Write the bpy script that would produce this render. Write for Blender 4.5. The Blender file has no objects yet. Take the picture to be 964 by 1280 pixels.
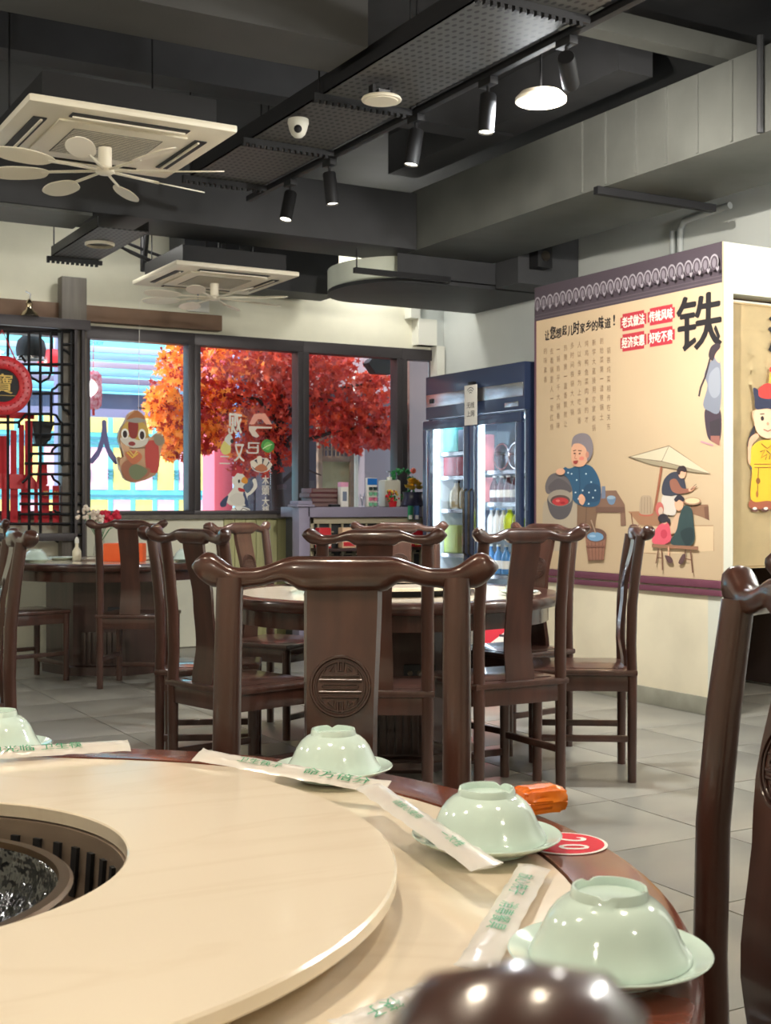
import bpy, bmesh, math, random
from mathutils import Vector, Matrix
random.seed(7)
PI = math.pi
sc = bpy.context.scene

# ------------------------------------------------------------------ camera, world, sun, exposure
CAM_H, FOC, YH, YAW = 1.17, 1600.0, 633.0, math.radians(29.7)
cam_data = bpy.data.cameras.new('camera')
cam = bpy.data.objects.new('camera', cam_data)
sc.collection.objects.link(cam)
sc.camera = cam
cam_data.sensor_width = 36.0
cam_data.lens = FOC / 1280.0 * 36.0
cam_data.clip_start = 0.03
cam_data.clip_end = 300
cam.location = (0, 0, CAM_H)
cam.rotation_euler = (PI / 2 - math.atan((640 - YH) / FOC), 0, -YAW)
cam_data.dof.use_dof = True
cam_data.dof.focus_distance = 2.7
cam_data.dof.aperture_fstop = 17.0

sc.view_settings.view_transform = 'Standard'
sc.view_settings.look = 'None'
sc.view_settings.exposure = 0.4
sc.view_settings.gamma = 1.0
sc.view_settings.use_curve_mapping = False

world = bpy.data.worlds.new('world')
sc.world = world
world.use_nodes = True
wn = world.node_tree
wn.nodes['Background'].inputs['Color'].default_value = (0.62, 0.82, 1.0, 1)
wn.nodes['Background'].inputs['Strength'].default_value = 2.7

sun_d = bpy.data.lights.new('sun', 'SUN')
sun_d.energy = 5.0
sun_d.angle = 0.02
sun_d.color = (1.0, 0.93, 0.8)
sun = bpy.data.objects.new('sun', sun_d)
sun.rotation_euler = Vector((0.75, 0.16, -0.62)).to_track_quat('-Z', 'Y').to_euler()
sc.collection.objects.link(sun)

# ------------------------------------------------------------------ measuring helpers (room axes: X along window wall, Y away)
FW = Vector((math.sin(YAW), math.cos(YAW), 0))
RT = Vector((math.cos(YAW), -math.sin(YAW), 0))
def dl(d, l, z=0.0):                    # depth / lateral to room coordinates
    v = FW * d + RT * l
    return Vector((v.x, v.y, z))
def at(px, py, z):                      # point of a level plane
    d = (CAM_H - z) * FOC / (py - YH)
    return dl(d, (px - 482) / FOC * d, z)
def atx(px, py, x):
    r = FW + RT * ((px - 482) / FOC); d = x / r.x
    return Vector((x, r.y * d, CAM_H - (py - YH) / FOC * d))
def aty(px, py, y):
    r = FW + RT * ((px - 482) / FOC); d = y / r.y
    return Vector((r.x * d, y, CAM_H - (py - YH) / FOC * d))

# ------------------------------------------------------------------ materials
def lin(c):
    return tuple(((v / 255.0) / 12.92 if v <= 10 else (((v / 255.0) + 0.055) / 1.055) ** 2.4) for v in c)
MATS = {}
def mat(name, rgb, rough=0.5, metal=0.0, var=0.0, scale=8.0, bump=0.0, coat=0.0, spec=0.5, stretch=None, trans=0.0, emit=0.0, ior=1.45, rgb2=None, sss=0.0):
    m = bpy.data.materials.new(name); m.use_nodes = True
    nt = m.node_tree; b = nt.nodes['Principled BSDF']
    col = lin(rgb)
    b.inputs['Base Color'].default_value = (*col, 1)
    b.inputs['Roughness'].default_value = rough
    b.inputs['Metallic'].default_value = metal
    b.inputs['Specular IOR Level'].default_value = spec
    b.inputs['Coat Weight'].default_value = coat
    b.inputs['Coat Roughness'].default_value = 0.08
    b.inputs['Transmission Weight'].default_value = trans
    b.inputs['IOR'].default_value = ior
    if sss:
        b.inputs['Subsurface Weight'].default_value = sss
        b.inputs['Subsurface Radius'].default_value = (0.02, 0.02, 0.02)
    if emit:
        b.inputs['Emission Color'].default_value = (*col, 1)
        b.inputs['Emission Strength'].default_value = emit
    if var or bump or rgb2:
        tc = nt.nodes.new('ShaderNodeTexCoord'); mp = nt.nodes.new('ShaderNodeMapping')
        nz = nt.nodes.new('ShaderNodeTexNoise')
        nz.inputs['Scale'].default_value = scale; nz.inputs['Detail'].default_value = 6
        if stretch: mp.inputs['Scale'].default_value = stretch
        nt.links.new(tc.outputs['Object'], mp.inputs[0]); nt.links.new(mp.outputs[0], nz.inputs['Vector'])
        if var or rgb2:
            mx = nt.nodes.new('ShaderNodeMix'); mx.data_type = 'RGBA'
            other = lin(rgb2) if rgb2 else tuple(v * (1 - var) for v in col)
            top = col if rgb2 else tuple(min(1, v * (1 + var)) for v in col)
            mx.inputs['A'].default_value = (*other, 1); mx.inputs['B'].default_value = (*top, 1)
            rp = nt.nodes.new('ShaderNodeValToRGB')
            rp.color_ramp.elements[0].position = 0.35; rp.color_ramp.elements[1].position = 0.65
            nt.links.new(nz.outputs['Fac'], rp.inputs[0]); nt.links.new(rp.outputs[0], mx.inputs['Factor'])
            nt.links.new(mx.outputs['Result'], b.inputs['Base Color'])
        if bump:
            bp = nt.nodes.new('ShaderNodeBump'); bp.inputs['Strength'].default_value = bump; bp.inputs['Distance'].default_value = 0.01
            nt.links.new(nz.outputs['Fac'], bp.inputs['Height']); nt.links.new(bp.outputs[0], b.inputs['Normal'])
    MATS[name] = m
    return m
def glass_mat(name, tint=(1, 1, 1), refl=0.06):
    m = bpy.data.materials.new(name); m.use_nodes = True
    nt = m.node_tree; nt.nodes.remove(nt.nodes['Principled BSDF'])
    t = nt.nodes.new('ShaderNodeBsdfTransparent'); t.inputs[0].default_value = (*tint, 1)
    g = nt.nodes.new('ShaderNodeBsdfGlossy'); g.inputs['Roughness'].default_value = 0.02
    lw = nt.nodes.new('ShaderNodeLayerWeight'); mx = nt.nodes.new('ShaderNodeMixShader')
    pw = nt.nodes.new('ShaderNodeMath'); pw.operation = 'POWER'; pw.inputs[1].default_value = 4.0
    ma = nt.nodes.new('ShaderNodeMath'); ma.operation = 'MULTIPLY_ADD'; ma.inputs[1].default_value = 0.5; ma.inputs[2].default_value = refl * 0.5
    nt.links.new(lw.outputs['Facing'], pw.inputs[0]); nt.links.new(pw.outputs[0], ma.inputs[0]); nt.links.new(ma.outputs[0], mx.inputs[0]); nt.links.new(t.outputs[0], mx.inputs[1]); nt.links.new(g.outputs[0], mx.inputs[2])
    nt.links.new(mx.outputs[0], nt.nodes['Material Output'].inputs['Surface'])
    return m
def ink_mat():
    m = bpy.data.materials.new('printed_ink'); m.use_nodes = True
    nt = m.node_tree; b = nt.nodes['Principled BSDF']; b.inputs['Roughness'].default_value = 0.6
    a = nt.nodes.new('ShaderNodeAttribute'); a.attribute_name = 'Col'
    nt.links.new(a.outputs['Color'], b.inputs['Base Color'])
    return m
INK = ink_mat()

WOOD = mat('dark_lacquered_wood', (68, 41, 33), 0.28, var=0.25, scale=3, stretch=(6, 6, 0.7), coat=0.55, bump=0.02)
WOOD_D = mat('darker_wood', (62, 42, 37), 0.3, var=0.25, scale=3, stretch=(6, 6, 0.7), coat=0.5)
RIMWOOD = mat('red_brown_table_wood', (108, 54, 38), 0.22, var=0.2, scale=4, stretch=(1, 6, 1), coat=0.25)
CARVE = mat('carved_wood', (58, 36, 30), 0.3, var=0.1, coat=0.5)
BLACKP = mat('black_paint', (56, 57, 60), 0.6, var=0.12, scale=4)
BLACK = mat('matte_black', (24, 24, 27), 0.55)
DARKSLAB = mat('black_painted_concrete', (48, 49, 52), 0.75, var=0.15, scale=3)
DUCT = mat('grey_painted_duct', (104, 106, 102), 0.5, var=0.1, scale=3, bump=0.03)
DUCT_D = mat('dark_painted_duct', (64, 65, 68), 0.6, var=0.1, scale=3)
CREAM = mat('cream_plaster', (224, 222, 202), 0.8, var=0.05, scale=2.5)
CREAM2 = mat('warm_cream_plaster', (218, 208, 182), 0.75, var=0.06, scale=3)
GREYW = mat('grey_white_plaster', (200, 205, 202), 0.8, var=0.04, scale=2)
WHITE = mat('white_paint', (228, 228, 218), 0.5)
ACW = mat('aged_white_plastic', (248, 240, 220), 0.4)
SILL = mat('olive_board', (178, 176, 128), 0.6, var=0.1, scale=4, stretch=(10, 1, 0.3))
FRAME = mat('dark_bronze_frame', (66, 62, 64), 0.4, metal=0.3)
BEAMW = mat('taupe_board', (112, 88, 70), 0.6, var=0.08)
POSTG = mat('grey_brown_post', (98, 92, 84), 0.5, var=0.15, scale=4, stretch=(8, 8, .6))
GLASS = glass_mat('window_glass')
CLEAR = glass_mat('clear_film', (0.97, 0.97, 0.97), 0.09)
STEEL = mat('stainless', (190, 190, 192), 0.25, metal=1.0)
STEEL_D = mat('dark_steel', (92, 84, 76), 0.32, metal=0.9, var=0.25, scale=5, stretch=(1, 1, 6))
CELADON = mat('celadon_glaze', (212, 231, 222), 0.12, coat=0.6, var=0.02, sss=0.1)
RED = mat('red_fabric', (196, 32, 44), 0.6)
REDG = mat('red_glossy', (200, 36, 46), 0.3)
GOLD = mat('gold', (222, 178, 70), 0.3, metal=0.7)
GOLDP = mat('gold_paint', (226, 190, 96), 0.45)
WHITEP = mat('white_paper', (238, 234, 226), 0.6)
ORANGE = mat('orange_plastic', (250, 142, 44), 0.25, coat=0.5, rgb2=(222, 92, 18), scale=14)
GREEN = mat('green_leafy', (36, 120, 62), 0.6)
FRIDGE = mat('navy_enamel', (50, 62, 92), 0.35, coat=0.3)
FRIDGE_IN = mat('white_fridge_liner', (214, 228, 238), 0.5)
LAMP = mat('lamp_glow', (255, 250, 238), 0.5, emit=18.0)
LAMPW = mat('spot_glow', (255, 244, 220), 0.5, emit=9.0)
LED = mat('cool_led_strip', (222, 240, 255), 0.5, emit=5.5)

def tile_mat():
    m = mat('grey_floor_tile', (143, 140, 130), 0.3, rgb2=(132, 129, 121), scale=1.6, stretch=(1.2, 2.2, 1), spec=0.4)
    nt = m.node_tree; oi = nt.nodes.new('ShaderNodeObjectInfo'); ad = nt.nodes.new('ShaderNodeVectorMath'); ad.operation = 'ADD'
    sc_ = nt.nodes.new('ShaderNodeVectorMath'); sc_.operation = 'SCALE'; sc_.inputs['Scale'].default_value = 1.0
    mp = next(n for n in nt.nodes if n.type == 'MAPPING'); tc = next(n for n in nt.nodes if n.type == 'TEX_COORD')
    nt.links.new(tc.outputs['Object'], ad.inputs[0]); nt.links.new(oi.outputs['Location'], ad.inputs[1]); nt.links.new(ad.outputs[0], mp.inputs[0])
    return m
TILE = tile_mat()
GROUT = mat('grout', (96, 92, 84), 0.8)

def stone_mat(name, a, b):
    m = mat(name, a, 0.16, coat=0.35)
    nt = m.node_tree; bs = nt.nodes['Principled BSDF']
    tc = nt.nodes.new('ShaderNodeTexCoord'); n1 = nt.nodes.new('ShaderNodeTexNoise'); w = nt.nodes.new('ShaderNodeTexNoise')
    n1.inputs['Scale'].default_value = 2.2; n1.inputs['Detail'].default_value = 5; n1.inputs['Distortion'].default_value = 1.4
    mp = nt.nodes.new('ShaderNodeMapping'); mp.inputs['Scale'].default_value = (0.7, 2.6, 1); mp.inputs['Rotation'].default_value = (0, 0, 0.5)
    nt.links.new(tc.outputs['Object'], mp.inputs[0]); nt.links.new(mp.outputs[0], n1.inputs['Vector'])
    rp = nt.nodes.new('ShaderNodeValToRGB'); e = rp.color_ramp.elements
    e[0].position = 0.44; e[0].color = (*lin(a), 1); e[1].position = 0.5; e[1].color = (*lin(b), 1)
    x = e.new(0.56); x.color = (*lin(a), 1)
    nt.links.new(n1.outputs['Fac'], rp.inputs[0]); nt.links.new(rp.outputs[0], bs.inputs['Base Color'])
    return m
STONE = stone_mat('cream_sintered_stone', (238, 223, 200), (234, 218, 194))

# ------------------------------------------------------------------ mesh helpers
class MB:
    def __init__(self): self.bm = bmesh.new()
    def box(self, x0, x1, y0, y1, z0, z1, bev=0.0, M=None):
        r = bmesh.ops.create_cube(self.bm, size=1.0); vs = r['verts']
        for v in vs:
            v.co = Vector(((x0 + x1) / 2 + v.co.x * (x1 - x0), (y0 + y1) / 2 + v.co.y * (y1 - y0), (z0 + z1) / 2 + v.co.z * (z1 - z0)))
        if bev:
            es = list({e for v in vs for e in v.link_edges})
            r2 = bmesh.ops.bevel(self.bm, geom=es, offset=bev, segments=2, affect='EDGES', profile=0.6)
            vs = list({v for f in r2['faces'] for v in f.verts} | {v for v in vs if v.is_valid})
        if M is not None:
            for v in vs: v.co = M @ v.co
        return self
    def tube(self, pts, rad, seg=10, cap=True, sx=1.0, sy=1.0):
        pts = [Vector(p) for p in pts]; n = len(pts)
        rads = rad if isinstance(rad, (list, tuple)) else [rad] * n
        rings = []; up = None
        for i, p in enumerate(pts):
            t = (pts[min(i + 1, n - 1)] - pts[max(i - 1, 0)]).normalized()
            if up is None:
                up = Vector((0, 0, 1)) if abs(t.z) < 0.9 else Vector((0, 1, 0))
            a = t.cross(up).normalized(); b = a.cross(t).normalized(); up = b
            rings.append([self.bm.verts.new(p + a * (math.cos(2 * PI * k / seg) * rads[i] * sx) + b * (math.sin(2 * PI * k / seg) * rads[i] * sy)) for k in range(seg)])
        for i in range(n - 1):
            for k in range(seg):
                self.bm.faces.new((rings[i][k], rings[i][(k + 1) % seg], rings[i + 1][(k + 1) % seg], rings[i + 1][k]))
        if cap:
            self.bm.faces.new(rings[0][::-1]); self.bm.faces.new(rings[-1])
        return self
    def lathe(self, prof, seg=24, c=(0, 0, 0), close=False, M=None):
        rings = []
        c = Vector(c)
        for r, z in prof:
            if r < 1e-6:
                rings.append([self.bm.verts.new(c + Vector((0, 0, z)))])
            else:
                rings.append([self.bm.verts.new(c + Vector((r * math.cos(2 * PI * k / seg), r * math.sin(2 * PI * k / seg), z))) for k in range(seg)])
        pairs = list(zip(rings, rings[1:])) + ([(rings[-1], rings[0])] if close else [])
        for a, b in pairs:
            for k in range(seg):
                q = [a[k % len(a)], a[(k + 1) % len(a)], b[(k + 1) % len(b)], b[k % len(b)]]
                u = []
                for v in q:
                    if v not in u: u.append(v)
                if len(u) >= 3: self.bm.faces.new(u)
        if M is not None:
            for ring in rings:
                for v in ring: v.co = M @ v.co
        return self
    def prism(self, pts, y0, y1):       # outline in x,z extruded along y
        a = [self.bm.verts.new((p[0], y0, p[1])) for p in pts]; b = [self.bm.verts.new((p[0], y1, p[1])) for p in pts]
        n = len(pts)
        self.bm.faces.new(a); self.bm.faces.new(b[::-1])
        for i in range(n): self.bm.faces.new((a[i], b[i], b[(i + 1) % n], a[(i + 1) % n]))
        return self
    def slab(self, pts, z0, z1):        # outline in x,y extruded along z
        a = [self.bm.verts.new((p[0], p[1], z0)) for p in pts]; b = [self.bm.verts.new((p[0], p[1], z1)) for p in pts]
        n = len(pts)
        self.bm.faces.new(a); self.bm.faces.new(b[::-1])
        for i in range(n): self.bm.faces.new((a[i], b[i], b[(i + 1) % n], a[(i + 1) % n]))
        return self
    def ball(self, c, r, sx=1, sy=1, sz=1, sub=2):
        r_ = bmesh.ops.create_icosphere(self.bm, subdivisions=sub, radius=r)
        for v in r_['verts']: v.co = Vector((v.co.x * sx + c[0], v.co.y * sy + c[1], v.co.z * sz + c[2]))
        return self
    def mesh(self, name, smooth=40):
        bmesh.ops.recalc_face_normals(self.bm, faces=self.bm.faces)
        me = bpy.data.meshes.new(name); self.bm.to_mesh(me); self.bm.free()
        if smooth:
            me.polygons.foreach_set('use_smooth', [True] * len(me.polygons))
            me.set_sharp_from_angle(angle=math.radians(smooth))
        return me
    def build(self, name, m, parent=None, smooth=40, loc=None):
        return link(name, self.mesh(name, smooth), m, parent, loc)

COL = sc.collection
def link(name, me, m=None, parent=None, loc=None):
    o = bpy.data.objects.new(name, me); COL.objects.link(o)
    if m is not None and not me.materials: me.materials.append(m)
    if parent is not None: o.parent = parent
    if loc is not None: o.location = loc
    return o
def tag(o, label=None, cat=None, group=None, kind=None):
    for k, v in (('label', label), ('category', cat), ('group', group), ('kind', kind)):
        if v: o[k] = v
    return o
def thing(name, label, cat, loc=(0, 0, 0), rz=0.0, group=None):
    o = bpy.data.objects.new(name, None); COL.objects.link(o); o.empty_display_size = 0.1
    o.location = loc; o.rotation_euler = (0, 0, rz)
    return tag(o, label, cat, group)
def structure(name, mb, m, parent=None, smooth=40):
    o = mb.build(name, m, parent, smooth)
    if parent is None: o['kind'] = 'structure'
    return o
def copy_thing(src, loc, rz, label, group=None):
    r = src.copy(); COL.objects.link(r); r.location = loc; r.rotation_euler = (0, 0, rz); r['label'] = label
    if group: r['group'] = group
    for ch in [o for o in COL.objects if o.parent == src]:
        c = ch.copy(); COL.objects.link(c); c.parent = r
        for g in [o for o in COL.objects if o.parent == ch]:
            d = g.copy(); COL.objects.link(d); d.parent = c
    return r

# ------------------------------------------------------------------ flat print: text and drawings on a surface (local x right, z up, -y towards the reader)
def text_mesh(s, size=1.0, bold=0.0, shear=0.0):
    cu = bpy.data.curves.new('lettering', 'FONT'); cu.body = s; cu.size = size; cu.shear = shear
    cu.align_x = 'CENTER'; cu.align_y = 'CENTER'; cu.resolution_u = 3
    o = bpy.data.objects.new('lettering', cu); COL.objects.link(o)
    bpy.context.view_layer.update()
    me = bpy.data.meshes.new_from_object(o.evaluated_get(bpy.context.evaluated_depsgraph_get()))
    bpy.data.objects.remove(o); bpy.data.curves.remove(cu)
    return me
def lettering(name, items, m, parent, y=-0.002, flat=False):
    """items: (string, x, z, width, height, bold, mirrored) each fitted in its box; one mesh of flat print."""
    vs, fs = [], []
    for it in items:
        s, cx, cz, w, h = it[:5]; bold = it[5] if len(it) > 5 else 0.0; mir = it[6] if len(it) > 6 else False; rot = it[7] if len(it) > 7 else 0
        if s == '一': h *= .14
        me = text_mesh(s, 1.0, bold)
        if not len(me.vertices): continue
        xs = [v.co.x for v in me.vertices]; ys = [v.co.y for v in me.vertices]
        x0, x1, y0, y1 = min(xs), max(xs), min(ys), max(ys)
        polys = [tuple(p.vertices) for p in me.polygons if p.normal.z > 0] or [tuple(p.vertices) for p in me.polygons]; yy = y
        for du, dv in ((0, 0),) if not bold else ((0, 0), (bold, 0), (-bold, 0), (0, bold * .7), (0, -bold * .7)):
          b = len(vs); yy += .00006 if flat else -.00006
          for v in me.vertices:
            u = (v.co.x - (x0 + x1) / 2) / max(x1 - x0, 1e-6) * w * (-1 if mir else 1)
            t = (v.co.y - (y0 + y1) / 2) / max(y1 - y0, 1e-6) * h
            u += du * h; t += dv * h
            u, t = u * math.cos(rot) - t * math.sin(rot), u * math.sin(rot) + t * math.cos(rot)
            vs.append((cx + u, cz + t, yy) if flat else (cx + u, yy, cz + t))
          fs += [tuple(b + i for i in (reversed(p) if mir else p)) for p in polys]
        bpy.data.meshes.remove(me)
    me = bpy.data.meshes.new(name); me.from_pydata(vs, [], fs)
    return link(name, me, m, parent)
def crom(pts, n=6):
    out = []; N = len(pts)
    for i in range(N):
        p0, p1, p2, p3 = (Vector(pts[(i + k - 1) % N]) for k in range(4))
        for k in range(n):
            t = k / n
            out.append(0.5 * ((2 * p1) + (p2 - p0) * t + (2 * p0 - 5 * p1 + 4 * p2 - p3) * t * t + (3 * p1 - p0 - 3 * p2 + p3) * t ** 3))
    return [tuple(p) for p in out]
def art(name, shapes, parent, y0=-0.002, conv=None, step=0.00035, mirror=False):
    """shapes: ('p', rgb, pts) polygon | ('b', rgb, pts) smooth blob | ('e', rgb, cx, cz, rx, rz[, rot]) | ('l', rgb, w, pts) stroke; coordinates through conv."""
    vs, fs, cols = [], [], []
    y = y0
    def poly(pts, rgb):
        b = len(vs)
        vs.extend((p[0], y, p[1]) for p in pts); fs.append(tuple(range(b, b + len(pts)))); cols.append((*lin(rgb), 1))
    for s in shapes:
        k, rgb = s[0], s[1]
        if k in 'pb':
            pts = [conv(*p) if conv else p for p in s[2]]
            poly(crom(pts) if k == 'b' else pts, rgb)
        elif k == 'e':
            cx, cz, rx, rz = s[2:6]; rot = s[6] if len(s) > 6 else 0
            pts = []
            for i in range(20):
                a = 2 * PI * i / 20; u, v = rx * math.cos(a), rz * math.sin(a)
                u, v = u * math.cos(rot) - v * math.sin(rot), u * math.sin(rot) + v * math.cos(rot)
                pts.append((cx + u, cz + v))
            poly([conv(*p) if conv else p for p in pts], rgb)
        elif k == 'l':
            w = s[2]; pts = [Vector(conv(*p) if conv else p) for p in s[3]]
            ww = w
            if conv:
                q = s[3][0]; ww = (Vector(conv(q[0], q[1] + w)) - Vector(conv(*q))).length
            L, R = [], []
            for i, p in enumerate(pts):
                t = (pts[min(i + 1, len(pts) - 1)] - pts[max(i - 1, 0)]); t = t.normalized() if t.length else Vector((1, 0))
                nrm = Vector((-t.y, t.x)) * ww / 2
                L.append(tuple(p + nrm)); R.append(tuple(p - nrm))
            for i in range(len(pts) - 1): poly([L[i], L[i + 1], R[i + 1], R[i]], rgb)
        y -= step
    me = bpy.data.meshes.new(name); me.from_pydata(vs, [], fs)
    at_ = me.color_attributes.new('Col', 'FLOAT_COLOR', 'CORNER')
    buf = []
    for f, c_ in zip(me.polygons, cols): buf += list(c_) * f.loop_total
    at_.data.foreach_set('color', buf)
    return link(name, me, INK, parent)
# ================================================================== THE ROOM
XR, YB, CZ = 6.4, 10.2, 3.9            # right wall, window wall, ceiling slab
X0, Y0 = -4.0, -3.0
WIN_Z0, WIN_Z1 = 1.10, 2.63
fl = structure('floor', MB().box(X0, XR + .2, Y0, YB + .2, -0.2, -0.012), GROUT)
tile_me = MB().box(-0.2975, 0.2975, -0.2975, 0.2975, -0.012, 0, bev=0.002).mesh('floor_tile', 40)
tile_me.materials.append(TILE)
for i in range(-3, 12):
    for j in range(3, 19):
        x = 0.30 + 0.6 * i + 0.3; y = 0.38 + 0.6 * (j - 1) + 0.3
        if x > XR - .25 or y > YB or x < -2.3: continue
        d = x * FW.x + y * FW.y; l = x * RT.x + y * RT.y
        if d < 1.4 or abs(l) > 0.36 * d + .5: continue
        t = link('floor_tile', tile_me, None, fl, (x, y, random.uniform(-0.0008, 0.0)))
        t.rotation_euler.z = random.choice((0, PI))
structure('ceiling', MB().box(X0, XR + .2, Y0, YB + .3, CZ, CZ + .2), DARKSLAB)
structure('wall_left', MB().box(X0 - .2, X0, Y0, YB + .2, -.2, CZ), CREAM)
structure('wall_front', MB().box(X0, XR + .2, Y0 - .2, Y0, -.2, CZ), CREAM)
structure('wall_right', MB().box(XR, XR + .2, Y0, YB + .2, -.2, CZ), GREYW)
wb = structure('wall_back', MB().box(X0, XR + .2, YB, YB + .2, WIN_Z1, CZ).box(X0, 1.0, YB, YB + .2, -.2, WIN_Z1)
               .box(1.0, XR + .2, YB, YB + .2, -.2, WIN_Z0), CREAM)
# olive boards under the windows
b_me = MB().box(0, .096, -.02, 0, 0.0, WIN_Z0 - 0.03, bev=.004).mesh('wainscot_board'); b_me.materials.append(SILL)
for i in range(9):
    link('wainscot_board', b_me, None, wb, (4.22 + .1 * i, YB, 0.0))
structure('trim_1', MB().box(1.0, XR, YB - .06, YB + .02, WIN_Z0 - .035, WIN_Z0), POSTG)   # window sill
# taupe board over the windows
structure('trim_2', MB().box(1.0, 4.17, YB - .10, YB, 2.655, 2.785, bev=.004), BEAMW)

# windows: frames and panes
mull = [1.0, 2.0, 3.0, 3.95, 4.97, 5.98, XR]
for n in range(6):
    xa, xb = mull[n], mull[n + 1]
    w = bpy.data.objects.new('window_%d' % (n + 1), None); COL.objects.link(w); w['kind'] = 'structure'; w.location = (xa, YB, WIN_Z0)
    W, Hh = xb - xa, WIN_Z1 - WIN_Z0
    for (a, b_, c_, d_) in ((0, W, Hh - .10, Hh), (0, W, 0, .035), (0, .055, .035, Hh - .10), (W - .055, W, .035, Hh - .10)):
        MB().box(a, b_, -.03, .10, c_, d_, bev=.004).build('frame_bar', FRAME, w)
    MB().box(.05, W - .05, .03, .036, .03, Hh - .09).build('pane', GLASS, w)

# stepped white corner trim
for i, (xa, xb, za, zb) in enumerate(((6.02, 6.12, 2.90, 3.08), (6.10, 6.30, 2.66, 2.90), (6.30, 6.385, 1.9, 2.66))):
    structure('trim_%d' % (3 + i), MB().box(xa, xb, YB - .12, YB - .001, za, zb), WHITE)
structure('wall_corner', MB().box(6.12, XR - .001, YB - .08, YB - .001, 2.66, 3.9), GREYW)

# partition carrying the mural, with the doorway beside it
MX, MY0, MY1 = 5.12, 5.21, 6.944
structure('wall_partition', MB().box(MX, MX + .15, MY0 + .12, MY1, 0, 2.63), CREAM2)
structure('wall_doorway', MB().box(MX, 5.19, MY0, MY0 + .12, 0, 2.63).box(5.19, XR - .001, MY0, MY0 + .12, 2.35, 2.63), mat('off_white_wall', (206, 206, 192), .75, var=.03, scale=2))
structure('baseboard_partition', MB().box(MX - .015, MX, MY0, MY1, 0, .10, bev=.003), mat('grey_stone_skirting', (142, 140, 126), .5, var=.15, scale=6))
structure('trim_6', MB().box(MX - .02, MX, MY0 + .002, MY1, .672, .705, bev=.004).box(MX - .024, MX, MY0 + .002, MY1, .715, .758, bev=.006), mat('maroon_rail', (104, 58, 74), .45))
structure('wall_kitchen', MB().box(5.27, XR - .021, 6.55, 6.65, 0, 2.63).box(XR - .02, XR - .001, MY0 + .13, 6.65, 0, 2.63), mat('kitchen_wall_in_shade', (62, 50, 46), .6))  # dark colour puts the dim kitchen interior's shade onto these panels

# ================================================================== DUCTS AND BEAMS
def duct_thing(name, label, cat, loc): return thing(name, label, cat, loc)
ld = duct_thing('air_duct', 'long grey rectangular duct with upright seams, above the mural wall', 'duct', (4.98, 0, 3.1))
MB().box(0, .81, -1.0, 8.75, 0, .45, bev=.004).build('duct_body', DUCT, ld)
for px in (728, 757, 795, 833, 872, 915):
    y = atx(px, 200, 4.98).y
    MB().box(-.012, 0, y - .008, y + .008, .01, .44).build('seam', DUCT, ld)
MB().tube([(-.02, atx(950, 150, 4.96).y, -.0), (-.02, atx(950, 150, 4.96).y, .5)], .018, 8).build('conduit', DUCT_D, ld)
hb = at(753, 238, 3.08)
MB().box(-.06, .9, hb.y - .02, hb.y + .02, -.05, -.004).build('hanger_bar', BLACK, ld)
cd = duct_thing('cross_duct', 'dark rectangular duct crossing the room in front of the windows', 'duct', (X0, 8.25, 3.1))
MB().box(.002, 8.975, .0, .5, 0, .42, bev=.004).build('duct_body', DUCT_D, cd)
MB().box(5.4, 6.5, .02, .48, -.02, -.001).build('access_panel', DUCT, cd)
structure('ceiling_beam', MB().box(X0 + .01, 2.74, 4.96, 5.34, 3.2, CZ), mat('dark_grey_beam', (74, 74, 74), .7, var=.08, scale=3))
structure('ceiling_beam', MB().box(X0 + .01, XR - .01, 3.3, 3.6, 3.5, CZ), BLACKP)
structure('ceiling_beam', MB().box(4.0, XR - .01, 5.3, 5.42, 3.68, 3.80), DUCT)
structure('ceiling_beam', MB().box(X0 + .01, 4.9, 6.9, 7.1, 3.6, CZ), BLACKP)
structure('ceiling_beam', MB().box(4.7, 4.95, 5.6, 8.2, 3.62, CZ), BLACKP)
# soffit with a rounded end over the drinks fridge
arc = [(5.15 + .44 * math.cos(a), 9.03 + .57 * math.sin(a)) for a in [PI / 2 + i * PI / 16 for i in range(17)]]
sf = structure('ceiling_soffit', MB().slab(arc, 2.93, 3.098), mat('pale_soffit_side', (214, 220, 206), .8))
structure('ceiling_soffit', MB().slab([(4.90, 8.41), (6.39, 8.41), (6.39, 9.60), (5.151, 9.60), (5.151, 8.455)], 2.931, 3.098), BLACKP)
structure('ceiling_panel', MB().slab([(6.39, 8.455), (6.39, 9.60)] + arc, 2.90, 2.929), BLACKP)
structure('ceiling_panel', MB().box(5.80, 6.389, 8.1, 8.4, 2.90, 3.6), DUCT_D)
bb = at(443, 337, 2.93); be = at(560, 350, 2.93)
bar = tag(MB().box(bb.x, be.x, bb.y - .02, bb.y + .02, 2.905, 2.945).tube([(bb.x + .02, bb.y, 2.94), (bb.x + .02, bb.y, 3.095)], .006, 6).build('hanger_bar', BLACK),
          'black steel hanger bar hung under the cross duct near the rounded soffit', 'bar')

# perforated cable tray and lighting track
def perf_mat():
    m = mat('perforated_black_steel', (88, 88, 88), .5)
    nt = m.node_tree; b = nt.nodes['Principled BSDF']
    tc = nt.nodes.new('ShaderNodeTexCoord'); mp = nt.nodes.new('ShaderNodeMapping'); mp.inputs['Scale'].default_value = (28, 18, 0)
    vo = nt.nodes.new('ShaderNodeTexVoronoi'); vo.inputs['Scale'].default_value = 1.0; vo.inputs['Randomness'].default_value = 0.0
    rp = nt.nodes.new('ShaderNodeValToRGB'); rp.color_ramp.elements[0].position = .22; rp.color_ramp.elements[1].position = .3
    rp.color_ramp.elements[0].color = (.012, .012, .013, 1); rp.color_ramp.elements[1].color = (*lin((84, 84, 82)), 1)
    nt.links.new(tc.outputs['Object'], mp.inputs[0]); nt.links.new(mp.outputs[0], vo.inputs['Vector']); nt.links.new(vo.outputs['Distance'], rp.inputs[0])
    nt.links.new(rp.outputs[0], b.inputs['Base Color'])
    return m
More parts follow.
